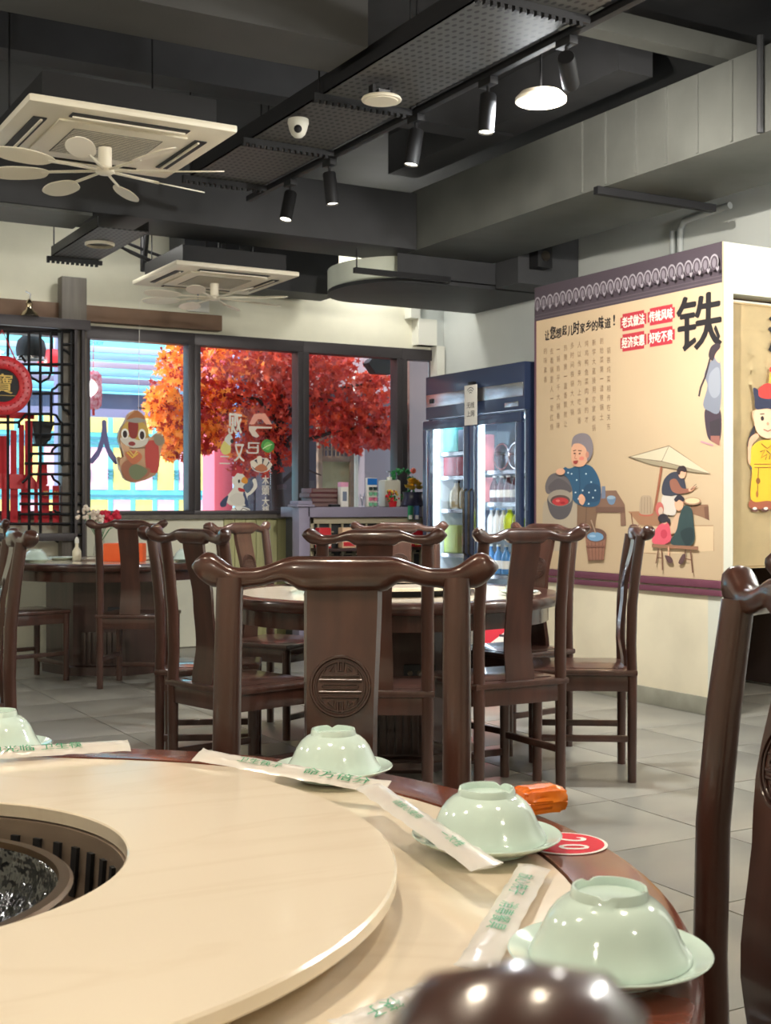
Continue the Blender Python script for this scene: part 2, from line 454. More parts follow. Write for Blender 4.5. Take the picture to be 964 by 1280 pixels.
PERF = perf_mat()
def comb(x0, x1, y, z, parent):
    m = MB().box(x0, x1, y - .012, y + .012, z, z + .03)
    k = int((x1 - x0) / .035)
    for i in range(k): m.box(x0 + .035 * i, x0 + .035 * i + .018, y - .011, y + .011, z - .016, z)
    return tag(m.build('comb_bracket', BLACK, parent), kind='stuff')
tr = thing('cable_tray', 'wide perforated black cable tray running beside the lighting track', 'cable tray', (2.79, 0, 3.15))
MB().box(0, .47, 1.0, 7.25, 0, .006).build('tray_floor', PERF, tr)
for s in (0, .465): MB().box(s, s + .006, 1.0, 7.25, .0, .09).build('side_rail', BLACK, tr)
for y in (4.1, 5.5, 6.35, 7.25): comb(-.05, .495, y, -.03, tr)
for y in (4.1, 5.5, 7.2):
    for x in (-.02, .49): MB().tube([(x, y, 0), (x, y, .74)], .005, 6).build('drop_rod', BLACK, tr)
tr2 = thing('cable_tray', 'short perforated black tray hung near the window wall, ending in a comb bar', 'cable tray', (2.45, 0, 2.95))
MB().box(0, .34, 8.0, 9.1, 0, .006).build('tray_floor', PERF, tr2)
for s in (0, .335): MB().box(s, s + .006, 8.0, 9.1, .0, .07).build('side_rail', BLACK, tr2)
comb(-.03, .37, 9.1, -.03, tr2)
for x in (.02, .30): MB().tube([(x, 9.1, 0), (x, 9.1, .94)], .005, 6).build('drop_rod', BLACK, tr2)

TX, TZ = 3.32, 3.13
trk = thing('lighting_track', 'black lighting track with thin bright edges along the cable tray', 'track light', (TX, 0, TZ))
MB().box(-.018, .018, 1.2, 7.6, 0, .035, bev=.003).build('track_rail', BLACK, trk)
for y in (1.5, 3.5, 5.5, 7.4): MB().tube([(0, y, .03), (0, y, .76)], .006, 6).build('drop_rod', BLACK, trk)
def spotlamp(px, py, ax, ay, lab, on=True, power=60, x=TX, z=TZ, track=True, L=.16, R=.038, cone=70):
    p = atx(px, py, x); p.z = z
    t = thing('track_spotlight', lab, 'spotlight', p, 0, 'spotlights on the ceiling track')
    MB().box(-.022, .022, -.05, .05, -.035, 0, bev=.004).build('adapter', BLACK, t)
    MB().tube([(0, 0, -.03), (0, 0, -.09)], .008, 8).build('stem', BLACK, t)
    dv = Vector((ax, ay, -1)).normalized(); q = dv.to_track_quat('-Z', 'Y').to_matrix().to_4x4()
    M = Matrix.Translation((0, 0, -.09)) @ q
    MB().lathe([(0, .02), (R * .9, .02), (R, .012), (R, -L), (R * .9, -L), (R * .85, -L + .012), (0, -L + .012)], 20, M=M).build('lamp_body', BLACK, t)
    if on:
        MB().lathe([(0, -L + .008), (R * .84, -L + .008), (R * .84, -L + .0115), (0, -L + .0115)], 20, M=M).build('lens', LAMPW, t)
        ld_ = bpy.data.lights.new('spot', 'SPOT'); ld_.energy = power; ld_.spot_size = math.radians(cone); ld_.spot_blend = .8; ld_.shadow_soft_size = .03; ld_.color = (1, .93, .82)
        lo = bpy.data.objects.new('spot_light', ld_); COL.objects.link(lo); lo.parent = t
        lo.location = Vector((0, 0, -.09)) + dv * (L + .02); lo.rotation_euler = dv.to_track_quat('-Z', 'Y').to_euler()
    return t
spotlamp(363, 216, -.25, -.1, 'farthest of the small black track spotlights, beyond the dome camera', True, 50)
spotlamp(412, 188, .10, -.05, 'black track spotlight tilted forward, second from the far end of its track', True, 50)
spotlamp(520, 135, -.15, .05, 'black track spotlight between the round speaker and the bright downlight, lens glowing', True, 60)
spotlamp(610, 88, -.08, .0, 'black track spotlight straight down, just before the bright downlight', True, 60)
spotlamp(708, 38, 2.0, 2.0, 'nearest black track spotlight, tilted, lens turned away from view', True, 240, cone=110)

# round ceiling lamps, visible ones and added unseen fill
def downlight(loc, lab, power, col=(1, .9, .76), r=.11, group='round ceiling downlights', down=0):
    t = thing('ceiling_or_fill_lamp', lab, 'ceiling light', loc, 0, group)
    MB().lathe([(r * .92, 0), (r, .004), (r, .02), (r * .8, .045), (0, .045), (0, .03), (r * .9, .018)], 32).build('housing', ACW, t)
    MB().lathe([(0, .006), (r * .9, .006), (r * .9, .012), (0, .012)], 32).build('diffuser', LAMP, t)
    MB().tube([(0, 0, .045), (0, 0, CZ - loc[2])], .006, 6).build('drop_rod', BLACK, t)
    l = bpy.data.lights.new('downlight', 'POINT'); l.shadow_soft_size = r * .9; l.energy = power; l.color = col
    lo = bpy.data.objects.new('downlight_lamp', l); COL.objects.link(lo); lo.parent = t; lo.location = (0, 0, -r * .95)
    if down:
        l = bpy.data.lights.new('downlight', 'AREA'); l.shape = 'DISK'; l.size = r * 1.7; l.energy = down; l.color = col
        lo = bpy.data.objects.new('downlight_lamp', l); COL.objects.link(lo); lo.parent = t; lo.location = (0, 0, -.005)
    return t
downlight(at(676, 129, 3.03), 'bright white round downlight glowing before the long duct', 5, (.92, .97, 1.0), .118, down=50)
DLN = ('over the middle of the nearest table', 'over the right rim of the nearest table', 'over the far rim of the nearest table', 'behind the camera', 'over the side aisle', 'over the aisle by the doorway wall', 'between the doorway and the middle table', 'in the back corner behind the camera', 'before the door curtain', 'beyond the large cassette',
       'above the back table by the windows', 'by the window wall beyond the small cassette', 'above the cashier counter')
for i, (x, y, p, c_) in enumerate(((.55, 1.55, 60, (1, .86, .66)), (1.35, .75, 22, (1, .84, .62)), (-.6, 1.9, 22, (1, .86, .66)), (1.3, -1.2, 30, (1, .9, .76)), (-1.6, 3.8, 45, (1, .97, .91)),
                                   (4.0, 1.6, 52, (1, .97, .91)), (3.7, 3.2, 16, (1, .97, .91)), (-2.2, -.6, 40, (1, .9, .76)), (5.35, 2.6, 170, (1, .97, .92)), (-1.5, 7.2, 50, (1, .97, .91)))):
    downlight((x, y, 2.95), 'added fill downlight out of view, ' + DLN[i], p, c_)  # unseen lamps added to light the room
for i, (x, y, z, p) in enumerate(((1.2, 9.3, 3.4, 13), (3.0, 9.3, 3.4, 12), (5.6, 9.8, 3.5, 16))):
    downlight((x, y, z), 'added fill downlight hidden behind the cross duct, ' + DLN[10 + i], p, (1, .98, .93))  # added out of sight to brighten the window wall
t = thing('ceiling_or_fill_lamp', 'flat white round lamp hung under the short tray by the window wall', 'ceiling light', at(125, 308, 2.93), 0, 'round ceiling downlights')
MB().lathe([(.09, 0), (.1, .006), (.1, .02), (.07, .05), (0, .05), (0, .006)], 28).build('housing', ACW, t)
sp = thing('ceiling_speaker', 'cream round speaker disc hung under the perforated tray', 'speaker', at(477, 128, 3.06))
MB().lathe([(0, 0), (.075, 0), (.078, .004), (.092, .004), (.095, .010), (.09, .018), (0, .018)], 32).build('speaker_face', ACW, sp)
for x in (-.05, .04): MB().box(x - .008, x + .008, -.02, .02, .018, .07).build('clip', BLACK, sp)
MB().box(-.03, .03, -.03, .03, .018, .05).build('driver_box', STEEL, sp)
cm = thing('dome_camera', 'white security dome camera under the perforated tray', 'camera', at(373, 150, 3.119) )
MB().lathe([(0, 0), (.052, 0), (.054, -.02), (.05, -.03), (.046, -.05), (.036, -.075), (.02, -.09), (0, -.094)], 24).build('housing', WHITE, cm)
MB().ball((-.018, -.034, -.058), .021).build('lens', BLACK, cm)

# ceiling cassettes with their deflector fans
def cassette(cx, cy, z, lab, flab, rot):
    S = .475
    t = thing('air_conditioner', lab, 'air conditioner', (cx, cy, z), 0, 'ceiling cassette air conditioners')
    m = MB()
    # stepped panel: outer flange and inner square, with slots
    m.box(-S, S, -S, S, 0, .035, bev=.012); m.build('panel', ACW, t)
    MB().box(-.30, .30, -.30, .30, -.012, -.001, bev=.006).build('inner_panel', ACW, t)
    for k in range(4):
        a = k * PI / 2; M = Matrix.Rotation(a, 4, 'Z')
        MB().box(-.27, .27, .345, .405, -.006, -.001, M=M).build('outlet_slot', BLACK, t)
        MB().box(-.26, .26, .362, .372, -.014, -.0065, M=M).build('louver', ACW, t)
    g = MB().box(-.21, .21, -.21, .21, -.0135, -.0125).build('intake_grille', mat('grille_shadow', (70, 66, 60), .6), t)
    for i in range(22):
        y = -.2 + i * .4 / 21
        MB().box(-.205, .205, y - .0035, y + .0035, -.0146, -.0136).build('grille_bar', ACW, g)
    MB().box(-.40, .40, -.40, .40, .036, min(.16, CZ - z - .01)).build('unit_body', BLACK, t)
    for sx in (-.36, .36):
        MB().tube([(sx, .36, .1), (sx, .36, CZ - z)], .005, 6).build('drop_rod', BLACK, t)
    f = thing('deflector_fan', flab, 'fan', (cx, cy, z - .02), rot, 'fans hung under the ceiling cassettes')
    MB().lathe([(0, 0), (.032, 0), (.032, -.09), (.045, -.10), (.045, -.115), (.03, -.125), (0, -.125)], 20).build('hub', ACW, f)
    for k in range(8):
        a = k * PI / 4
        M = Matrix.Rotation(a, 4, 'Z')
        arm = MB(); arm.tube([M @ Vector((.03, 0, -.108)), M @ Vector((.30, 0, -.112))], .007, 6); arm.build('arm', ACW, f)
        out = crom([(.27, -.012), (.32, -.055), (.46, -.065), (.55, -.035), (.555, .02), (.45, .05), (.33, .04), (.27, .015)], 4)
        b = MB(); b.slab(out, -.0025, .0025)
        me = b.mesh('blade')
        Mb = M @ Matrix.Translation((0, 0, -.112)) @ Matrix.Rotation(math.radians(16), 4, 'X')
        me.transform(Mb)
        link('blade', me, ACW, f)
cassette(1.845, 5.905, 2.88, 'large cream ceiling cassette air conditioner under the near beam', 'eight-paddle deflector fan under the large near cassette', .25)
cassette(3.62, 8.92, 2.85, 'smaller looking white cassette air conditioner by the window wall', 'eight-paddle deflector fan under the cassette by the windows', .1)

# dark box and ceiling services beyond the cross duct
db = tag(MB().box(3.7, 5.1, 9.75, 10.1, 2.98, 3.6).build('dark_ceiling_box', BLACKP), 'black box against the window wall above the small cassette', 'duct')  # plain black box filling the dark area of the ceiling
for i, (a, b_, r) in enumerate((((3.0, 9.3, 3.12), (3.9, 9.5, 3.02), .016), ((3.0, 9.4, 3.2), (4.2, 9.55, 3.05), .012), ((3.2, 9.2, 3.3), (3.3, 9.6, 3.0), .02))):
    m_ = [(a[0] + (b_[0] - a[0]) * t_, a[1] + (b_[1] - a[1]) * t_, a[2] + (b_[2] - a[2]) * t_ - .06 * math.sin(PI * t_)) for t_ in [q / 8 for q in range(9)]]
    m_ = [(m_[0][0], m_[0][1], CZ)] + m_ + [(m_[-1][0], m_[-1][1], CZ)]
    tag(MB().tube(m_, r, 8).build('ceiling_cable', BLACK), ['thick black cable sagging over the small cassette', 'thinner black cable above the small cassette', 'short black pipe dropping behind the cross duct'][i], 'cable')
for i, (px, lab) in enumerate(((258, 'slim black lamp stem over the small cassette, at the cable bundle'), (283, 'slim black lamp tilted over the small cassette, nearer the soffit'))):
    p = aty(px, 312, 9.65)
    t = thing('track_spotlight', lab, 'spotlight', (p.x, p.y, 3.16), 0, 'spotlights on the ceiling track')
    MB().tube([(0, 0, .74), (0, 0, 0)], .006, 6).build('stem', BLACK, t)
    MB().tube([(0.0, 0, .02), (-.03, 0, -.10)], .026, 12).build('lamp_body', BLACK, t)
    MB().tube([(-.03, 0, -.10), (-.031, 0, -.104)], .022, 12).build('lens', LAMPW, t)

# white conduits over the mural wall
for i, (px, lab) in enumerate(((841, 'grey-white upright conduit above the mural, the one nearer the windows'), (850, 'grey-white conduit with an elbow above the mural, nearer the doorway'))):
    p = atx(px, 290, XR - .03)
    pts = [(p.x, p.y, 2.2), (p.x, p.y, 3.15)]
    if i: pts += [(p.x - .01, p.y - .05, 3.2), (p.x - .01, p.y - .5, 3.22)]
    tag(MB().tube(pts, .024, 10).build('wall_conduit', mat('conduit_grey', (176, 182, 182), .5)), lab, 'pipe')
# dark wall speaker beside the soffit
p = aty(675, 322, 8.05)
ws = thing('wall_speaker', 'small dark box speaker on the black panel above the mural corner', 'speaker', (p.x, 8.1, p.z))
MB().box(-.07, .07, -.12, -.001, -.09, .09, bev=.01).build('speaker_body', BLACK, ws)
MB().lathe([(0, 0), (.04, 0), (.04, .006), (0, .006)], 18, M=Matrix.Translation((0, -.121, .0)) @ Matrix.Rotation(PI / 2, 4, 'X')).build('speaker_cone', STEEL_D, ws)
# ================================================================== CHAIRS
def interp(tab, x):
    for (a, va), (b, vb) in zip(tab, tab[1:]):
        if x <= b:
            t = max(0, min(1, (x - a) / (b - a))); t = t * t * (3 - 2 * t)
            return va + (vb - va) * t
    return tab[-1][1]
TOPP = [(0, 0), (.075, 0), (.155, -.021), (.18, -.021), (.232, .006), (.262, -.004)]
BOTP = [(0, -.061), (.068, -.061), (.10, -.044), (.15, -.054), (.19, -.060), (.222, -.056), (.262, -.036)]
CREST_Z = 1.084
def chair_parts():
    P = {}
    N = 56; SEG = 12; m = MB(); rings = []
    for i in range(N + 1):
        x = -.262 + .524 * i / N; ax = abs(x)
        t, b = interp(TOPP, ax), interp(BOTP, ax)
        e = 1.0
        if ax > .236: e = math.sqrt(max(0.0, 1 - ((ax - .236) / .0263) ** 2)) + .03
        zc, hz = (t + b) / 2, (t - b) / 2 * e
        hy = (.021 + .006 * max(0, (ax - .2) / .06)) * e
        yc = -.232 - .036 * (ax / .26) ** 2
        ring = []
        for k in range(SEG):
            a = 2 * PI * k / SEG; ca, sa = math.cos(a), math.sin(a)
            ring.append(m.bm.verts.new((x * 1.03, yc + hy * math.copysign(abs(ca) ** .7, ca), CREST_Z + zc + hz * math.copysign(abs(sa) ** .7, sa))))
        rings.append(ring)
    for a, b in zip(rings, rings[1:]):
        for k in range(SEG): m.bm.faces.new((a[k], a[(k + 1) % SEG], b[(k + 1) % SEG], b[k]))
    m.bm.faces.new(rings[0][::-1]); m.bm.faces.new(rings[-1])
    P['crest_rail'] = m.mesh('crest_rail', 60)
    def sy(z): return interp([(.48, -.19), (.62, -.172), (.80, -.188), (1.05, -.235)], z)
    m = MB(); rows = []
    for i in range(15):
        z = .478 + (1.045 - .478) * i / 14
        w = .062 + .006 * math.cos((z - .48) / .56 * PI) ** 2
        rows.append([m.bm.verts.new((s * w, sy(z) + d, z)) for s, d in ((-1, -.008), (-.9, .008), (.9, .008), (1, -.008))])
    for a, b in zip(rows, rows[1:]):
        for k in range(4): m.bm.faces.new((a[k], a[(k + 1) % 4], b[(k + 1) % 4], b[k]))
    m.bm.faces.new(rows[0][::-1]); m.bm.faces.new(rows[-1])
    P['splat'] = m.mesh('splat', 30)
    # round carved emblem on the front of the splat: two rings and a symmetrical long-life sign
    m = MB(); R = .050; zc = .865; E = []
    def ring(r, w): m.tube([(r * math.cos(a), r * math.sin(a), 0) for a in [2 * PI * k / 36 for k in range(37)]], w, 6, cap=False)
    def bar(pts, w=.0024): m.tube([(p[0], p[1], 0) for p in pts], w, 6)
    ring(R, .0028); ring(R * .84, .002)
    for s in (1, -1):
        bar([(-.026, s * .030), (-.032, s * .018), (.032, s * .018), (.026, s * .030)])
        bar([(-.004, s * .044), (-.004, s * .026), (.004, s * .026), (.004, s * .044)])
        bar([(-.020, s * .026), (-.012, s * .034), (-.012, s * .024)]); bar([(.020, s * .026), (.012, s * .034), (.012, s * .024)])
        bar([(-.036, s * .010), (.036, s * .010)])
    bar([(-.028, .0035), (.028, .0035), (.030, 0), (.028, -.0035), (-.028, -.0035), (-.030, 0), (-.028, .0035)], .002)
    me = m.mesh('carved_emblem', 60)
    slope = math.atan2(sy(zc + .03) - sy(zc - .03), .06)
    me.transform(Matrix.Translation((0, sy(zc) + .0088, zc)) @ Matrix.Rotation(PI / 2 - slope, 4, 'X') @ Matrix.Scale(.55, 4, (0, 0, 1)))
    P['carved_emblem'] = me
    for s in (-1, 1):
        x = .197 * s
        P['rear_post', s] = MB().tube([(x, -.20, 0), (x, -.20, .25), (x, -.20, .46), (x, -.196, .58), (x, -.200, .75), (x, -.215, .9), (x, -.236, 1.045)],
                                     [.021, .0225, .024, .0245, .0245, .0245, .0235], 12, sx=1.0, sy=.9).mesh('rear_post', 60)
        P['front_leg', s] = MB().tube([(x, .20, 0), (x, .20, .2), (x, .20, .452)], [.020, .021, .022], 12).mesh('front_leg', 60)
    m = MB().box(-.225, .225, -.222, .222, .452, .478, bev=.009); P['seat'] = m.mesh('seat', 40)
    P['seat_groove'] = MB().box(-.175, .175, -.165, .175, .4785, .4805, bev=.0009).mesh('seat_panel', 40)
    P['apron', 0] = MB().box(-.20, .20, .192, .21, .385, .4515, bev=.003).mesh('apron')
    P['apron', 1] = MB().box(-.20, .20, -.21, -.192, .385, .4515, bev=.003).mesh('apron')
    P['apron', 2] = MB().box(-.207, -.19, -.2, .2, .385, .4515, bev=.003).mesh('apron')
    P['apron', 3] = MB().box(.19, .207, -.2, .2, .385, .4515, bev=.003).mesh('apron')
    P['stretcher', 0] = MB().box(-.2, .2, .19, .212, .095, .125, bev=.004).mesh('stretcher')
    P['stretcher', 1] = MB().box(-.2, .2, -.21, -.19, .145, .17, bev=.004).mesh('stretcher')
    for s in (-1, 1): P['stretcher', 2 + s] = MB().box(.197 * s - .01, .197 * s + .01, -.2, .2, .17, .198, bev=.004).mesh('stretcher')
    for me in P.values(): me.materials.append(WOOD)
    P['carved_emblem'].materials.clear(); P['carved_emblem'].materials.append(CARVE)
    return P
CP = chair_parts()
def chair(d, l, face, label, group='dark carved wooden dining chairs', dz=0.0):
    """centre of the seat at depth d, lateral l; face: angle in degrees of the way it faces (0 = away from the camera, 90 = to the right)."""
    p = dl(d, l)
    f = FW * math.cos(math.radians(face)) + RT * math.sin(math.radians(face))
    t = thing('dining_chair', label, 'chair', p, math.atan2(f.y, f.x) - PI / 2, group)
    sp_ = None
    for k, me in CP.items():
        n = k[0] if isinstance(k, tuple) else k
        if n == 'carved_emblem': continue
        n = {'seat_groove': 'seat_panel'}.get(n, n)
        o = link(n, me, None, t)
        if n == 'splat': sp_ = o
    o = link('carved_emblem', CP['carved_emblem'], None, sp_); o['label'] = 'round carved long-life emblem on the splat'
    return t
def cf(d, l, face, bd=.235):            # seat centre so that the middle of the crest rail lies at (d, l)
    a = math.radians(face)
    return d + bd * math.cos(a), l + bd * math.sin(a), face
chair(*cf(2.215, -.074, 180 + 3), 'dark wooden chair showing its round carved emblem, facing us across the big round table')
chair(*cf(1.508, .512, -103), 'dark chair beside the nearest bowl, with a shiny orange-brown knob on its crest rail')
chair(*cf(-.014, -.012, -88), 'dark chair right before the lens, only its blurred crest rail end showing')
chair(*cf(2.20, .886, 60), 'dark chair mostly out of frame, its golden lit crest tip against the yellow curtain')
chair(*cf(4.58, -1.330, -113), 'dark chair cut by the frame edge, its crest tip lit orange, before the lattice screen')
# middle table
chair(*cf(4.78, -.04, 2), 'dark chair with its back to us, directly behind the emblem chair, at the middle table')
chair(*cf(5.06, .555, -29), 'dark chair turned with its back towards us in front of the drinks fridge')
chair(*cf(5.62, 1.095, -86), 'dark chair seen edge-on from the side against the mural wall, outermost at the middle table')
chair(*cf(6.42, .80, -128), 'dark chair half hidden behind the fridge-side chair at the middle table')
chair(*cf(6.95, .075, 180), 'dark chair on the far side of the middle table, facing us')
chair(*cf(4.97, -.745, 47), 'dark chair turned with its back towards us, just behind the emblem chair')
chair(*cf(5.64, -1.01, 86), 'dark chair seen edge-on between the back table chair and the middle table')
chair(*cf(6.80, -.76, 122), 'dark chair beyond the middle table facing back towards us, before the olive boards')
# back table
chair(*cf(8.15, -1.64, 6), 'dark chair with its back to us at the back table, flowers above it')
chair(*cf(8.45, -2.60, 46), 'dark chair at the back table, nearest the lattice screen')

# ================================================================== TABLES
PANM = mat('dull_pan_metal', (150, 132, 116), .38, metal=.35, var=.2, scale=5, stretch=(1, 1, 6))
def round_table(d, l, zt, rad, label, panel=True, cab=.40, rz=None):
    p = dl(d, l)
    t = thing('hotpot_table', label, 'table', p, -YAW, 'round hotpot tables')
    r = rad - .095
    MB().lathe([(.30, zt - .022), (r, zt - .022), (r, zt - .003), (r - .002, zt), (.302, zt), (.30, zt - .002)], 96, close=True).build('stone_top', STONE, t)
    MB().lathe([(r + .001, zt - .05), (rad - .03, zt - .05), (rad - .008, zt - .046), (rad, zt - .034), (rad, zt - .012), (rad - .006, zt - .001), (rad - .014, zt + .002), (r + .001, zt + .002)], 96, close=True).build('wood_rim', RIMWOOD if rad > .85 else WOOD, t)
    MB().lathe([(rad - .10, zt - .12), (rad - .06, zt - .12), (rad - .06, zt - .051), (rad - .10, zt - .051)], 64, close=True).build('apron', WOOD, t)
    MB().lathe([(0, 0), (cab + .03, 0), (cab + .03, .06), (cab, .07), (cab, zt - .125), (.0, zt - .125)], 8, M=Matrix.Rotation(PI / 8, 4, 'Z')).build('cabinet', WOOD_D, t, 20)
    yf = -cab * math.cos(PI / 8); col = .022 if rad > .85 else -.001
    # pan for the pot, sunk in the middle
    pan = MB().lathe([(.299, zt - .002), (.299, zt + col), (.290, zt + col), (.286, zt - .03), (.272, zt - .11), (.0, zt - .112), (0, zt - .118), (.280, zt - .116), (.299, zt - .03)], 64).build('burner_pan', PANM, t)
    if panel:
        for i in range(7):
            MB().box(-.12 + .036 * i, -.09 + .036 * i, yf - .012, yf - .001, .08, .30, bev=.003).build('vent_slat', WOOD_D, t)
        cp = MB().box(.06, .20, yf - .012, yf - .001, .40, .475, bev=.004).build('control_panel', BLACK, t)
        for i in range(3):
            MB().lathe([(0, 0), (.012, 0), (.010, .014), (0, .014)], 14, M=Matrix.Translation((.088 + .042 * i, yf - .012, .438)) @ Matrix.Rotation(PI / 2, 4, 'X')).build('knob', STEEL_D, cp)
    return t, pan
def cam_local(p, t):                    # room point to a table's own axes
    v = p - t.location; return Vector((v.dot(RT), v.dot(FW), v.z))
TZ0 = .76
TC = Vector((.161, 1.421, 0))
TCd, TCl = TC.dot(FW), TC.dot(RT)
table, pan = round_table(TCd, TCl, TZ0, .866, 'large round hotpot table with cream stone top and red-brown wooden rim, nearest us', cab=.34)
for i in range(22):                     # dark vent slots round the pan wall
    a = math.radians(-30 + i * 7.0)
    M = Matrix.Rotation(a, 4, 'Z') @ Matrix.Translation((.2855, 0, TZ0 - .022)) @ Matrix.Rotation(math.radians(4), 4, 'Y')
    MB().box(-.004, .003, -.0055, .0055, -.032, .026, M=M).build('vent_slot', BLACK, pan)
mid_t, _ = round_table(6.0, .02, .77, .80, 'round hotpot table in the middle of the room, ringed by dark chairs')
back_t, _ = round_table(9.28, -1.98, .78, .78, 'round hotpot table at the back by the lattice screen', cab=.47)

ls = thing('lazy_susan', 'cream stone turntable ring around the wok on the nearest table', 'turntable', (TC.x, TC.y, 0), 0)
MB().lathe([(.293, .7842), (.5735, .7842), (.576, .787), (.576, .798), (.5735, .8005), (.295, .8005), (.293, .799)], 128, close=True).build('stone_ring', STONE, ls, 30)
MB().lathe([(.33, .7605), (.47, .7605), (.47, .7838), (.33, .7838)], 64, close=True).build('bearing_ring', BLACK, ls)

# wok with hammered inside
def wok_mat():
    m = mat('oily_black_iron', (26, 27, 28), .16, spec=.8, coat=.8)
    nt = m.node_tree; b = nt.nodes['Principled BSDF']
    tc = nt.nodes.new('ShaderNodeTexCoord'); n = nt.nodes.new('ShaderNodeTexNoise'); n.inputs['Scale'].default_value = 24; n.inputs['Detail'].default_value = 3
    bp = nt.nodes.new('ShaderNodeBump'); bp.inputs['Strength'].default_value = .9; bp.inputs['Distance'].default_value = .02
    nt.links.new(tc.outputs['Object'], n.inputs['Vector']); nt.links.new(n.outputs['Fac'], bp.inputs['Height'])
    nt.links.new(bp.outputs[0], b.inputs['Normal']); nt.links.new(bp.outputs[0], b.inputs['Coat Normal'])
    return m
wk = thing('wok', 'black iron wok with a hammered shiny inside, sunk in the nearest table', 'wok', (TC.x - .005, TC.y - .02, TZ0 - .104))
prof = [(0, 0)] + [(.226 * math.sin(a), .115 * (1 - math.cos(a))) for a in [i * PI / 2 / 14 for i in range(1, 15)]]
inn = [(.218 * math.sin(a), .008 + .108 * (1 - math.cos(a))) for a in [i * PI / 2 / 14 for i in range(14, 0, -1)]] + [(0, .008)]
MB().lathe(prof + [(.231, .119), (.226, .121)] + inn, 72).build('wok_bowl', wok_mat(), wk, 60)
MB().lathe([(.220, .1175), (.234, .1175), (.236, .121), (.232, .1245), (.221, .1245)], 72, close=True).build('rolled_rim', mat('worn_iron_rim', (104, 84, 64), .35, metal=.7), wk)

# ================================================================== CROCKERY
bowl_prof = [(.0710, .0010), (.0706, .0042), (.0672, .0092), (.0625, .0165), (.0585, .0255), (.0540, .0350), (.0475, .0435), (.0400, .0495), (.0345, .0525), (.0335, .0585), (.0325, .0608),
             (.0305, .0608), (.0298, .0580), (.0295, .0535), (.0, .0530), (0, .0495), (.036, .046), (.046, .039), (.0535, .029), (.060, .0145), (.0675, .002)]
def bowl_mesh():
    m = MB().lathe(bowl_prof, 48, close=False)
    for v in m.bm.verts:                # small glaze nicks in the foot ring
        r = math.hypot(v.co.x, v.co.y); a = math.degrees(math.atan2(v.co.y, v.co.x)) % 360
        if .029 < r < .034 and v.co.z > .056:
            for a0 in (70, 300, 205):
                dlt = abs((a - a0 + 180) % 360 - 180)
                if dlt < 12: v.co.z -= .0042 * (1 - dlt / 12)
    me = m.mesh('bowl', 50); me.materials.append(CELADON); return me
plate_me = MB().lathe([(0, .002), (.044, .002), (.046, 0), (.049, 0), (.050, .003), (.066, .008), (.080, .014), (.0880, .0185), (.0890, .0200), (.0878, .0212), (.078, .0180), (.064, .0118), (.050, .0072), (0, .0068)], 56).mesh('saucer', 50)
plate_me.materials.append(CELADON)
bowl_me = bowl_mesh()
def setting(x, y, z, lp, lb, rz=0.0, g='place settings on the nearest table', k=1.0):
    p = link('saucer', plate_me, None, None, (x, y, z)); tag(p, lp, 'plate', g + ', saucers')
    b = link('rice_bowl', bowl_me, None, None, (x, y, z + .0143 * k)); b.rotation_euler.z = rz; tag(b, lb, 'bowl', g + ', bowls')
    if k != 1: p.scale = b.scale = (k, k, k)
for (d, l, lp, lb, rz) in ((1.118, .196, 'celadon saucer under the nearest upturned bowl', 'celadon bowl upturned on its saucer, the nearest and largest looking', .3),
                           (1.515, .120, 'celadon saucer beside the round red number sticker', 'celadon bowl upturned between the orange packet and a chopstick sleeve', 1.5),
                           (1.915, -.078, 'celadon saucer in front of the emblem chair', 'celadon bowl upturned in front of the carved emblem chair', 2.2),
                           (2.085, -.635, 'celadon saucer at the frame edge, second from the emblem chair', 'celadon bowl cut by the frame edge, on the far rim of the nearest table', .9)):
    p = dl(d, l); setting(p.x, p.y, TZ0 + .0025, lp, lb, rz)

# chopstick sleeves
def film_mat():
    m = bpy.data.materials.new('thin_paper_film'); m.use_nodes = True
    nt = m.node_tree; b = nt.nodes['Principled BSDF']; b.inputs['Base Color'].default_value = (*lin((248, 244, 238)), 1); b.inputs['Roughness'].default_value = .25; b.inputs['Coat Weight'].default_value = .5
    b.inputs['Alpha'].default_value = .7
    return m
FILM = film_mat()
STICK = mat('pale_pinkish_wood', (214, 178, 156), .6)
INKG = mat('green_print', (40, 148, 104), .5)
def sleeve(p0, p1, w, label, texts, seed, side=1, roll=.45):
    v = p1 - p0; L = v.length; ex = v.normalized()
    ey = (Vector((0, 0, 1)) - FW * roll).cross(ex).normalized() * side; ez = ex.cross(ey)
    t = thing('chopstick_sleeve', label, 'chopsticks', p0, 0, 'paper-sleeved chopsticks on the nearest table')
    t.rotation_euler = Matrix((ex, ey, ez)).transposed().to_euler()
    rnd = random.Random(seed); m = MB(); N = 26; rows = []
    for i in range(N + 1):
        u = i / N; x = L * u
        e = min(1, u / .06, (1 - u) / .06)
        ww = w / 2 * (1.0 + .10 * (1 - e)) ; hh = .0012 + .0040 * e ** .5
        row = []
        for k in range(10):
            a = 2 * PI * k / 10
            row.append(m.bm.verts.new((x + (rnd.uniform(-.002, .002) if 0 < i < N else 0), ww * math.cos(a) + rnd.uniform(-.0008, .0008), .006 + hh * math.sin(a) * (1 if abs(math.cos(a)) < .5 else .55) + rnd.uniform(-.0007, .0007))))
        rows.append(row)
    for a, b in zip(rows, rows[1:]):
        for k in range(10): m.bm.faces.new((a[k], a[(k + 1) % 10], b[(k + 1) % 10], b[k]))
    m.bm.faces.new(rows[0][::-1]); m.bm.faces.new(rows[-1])
    m.build('paper_sleeve', FILM, t, 25)
    for s in (-1, 1):
        MB().tube([(.02, s * .0045, .006), (L - .02, s * .0045, .006)], [.0028, .002], 8).build('chopstick', STICK, t)
    for (s, a, ww_, h) in texts: lettering('green_lettering', [(s, a * L, 0, ww_, h, .0)], INKG, t, .0122, flat=True)
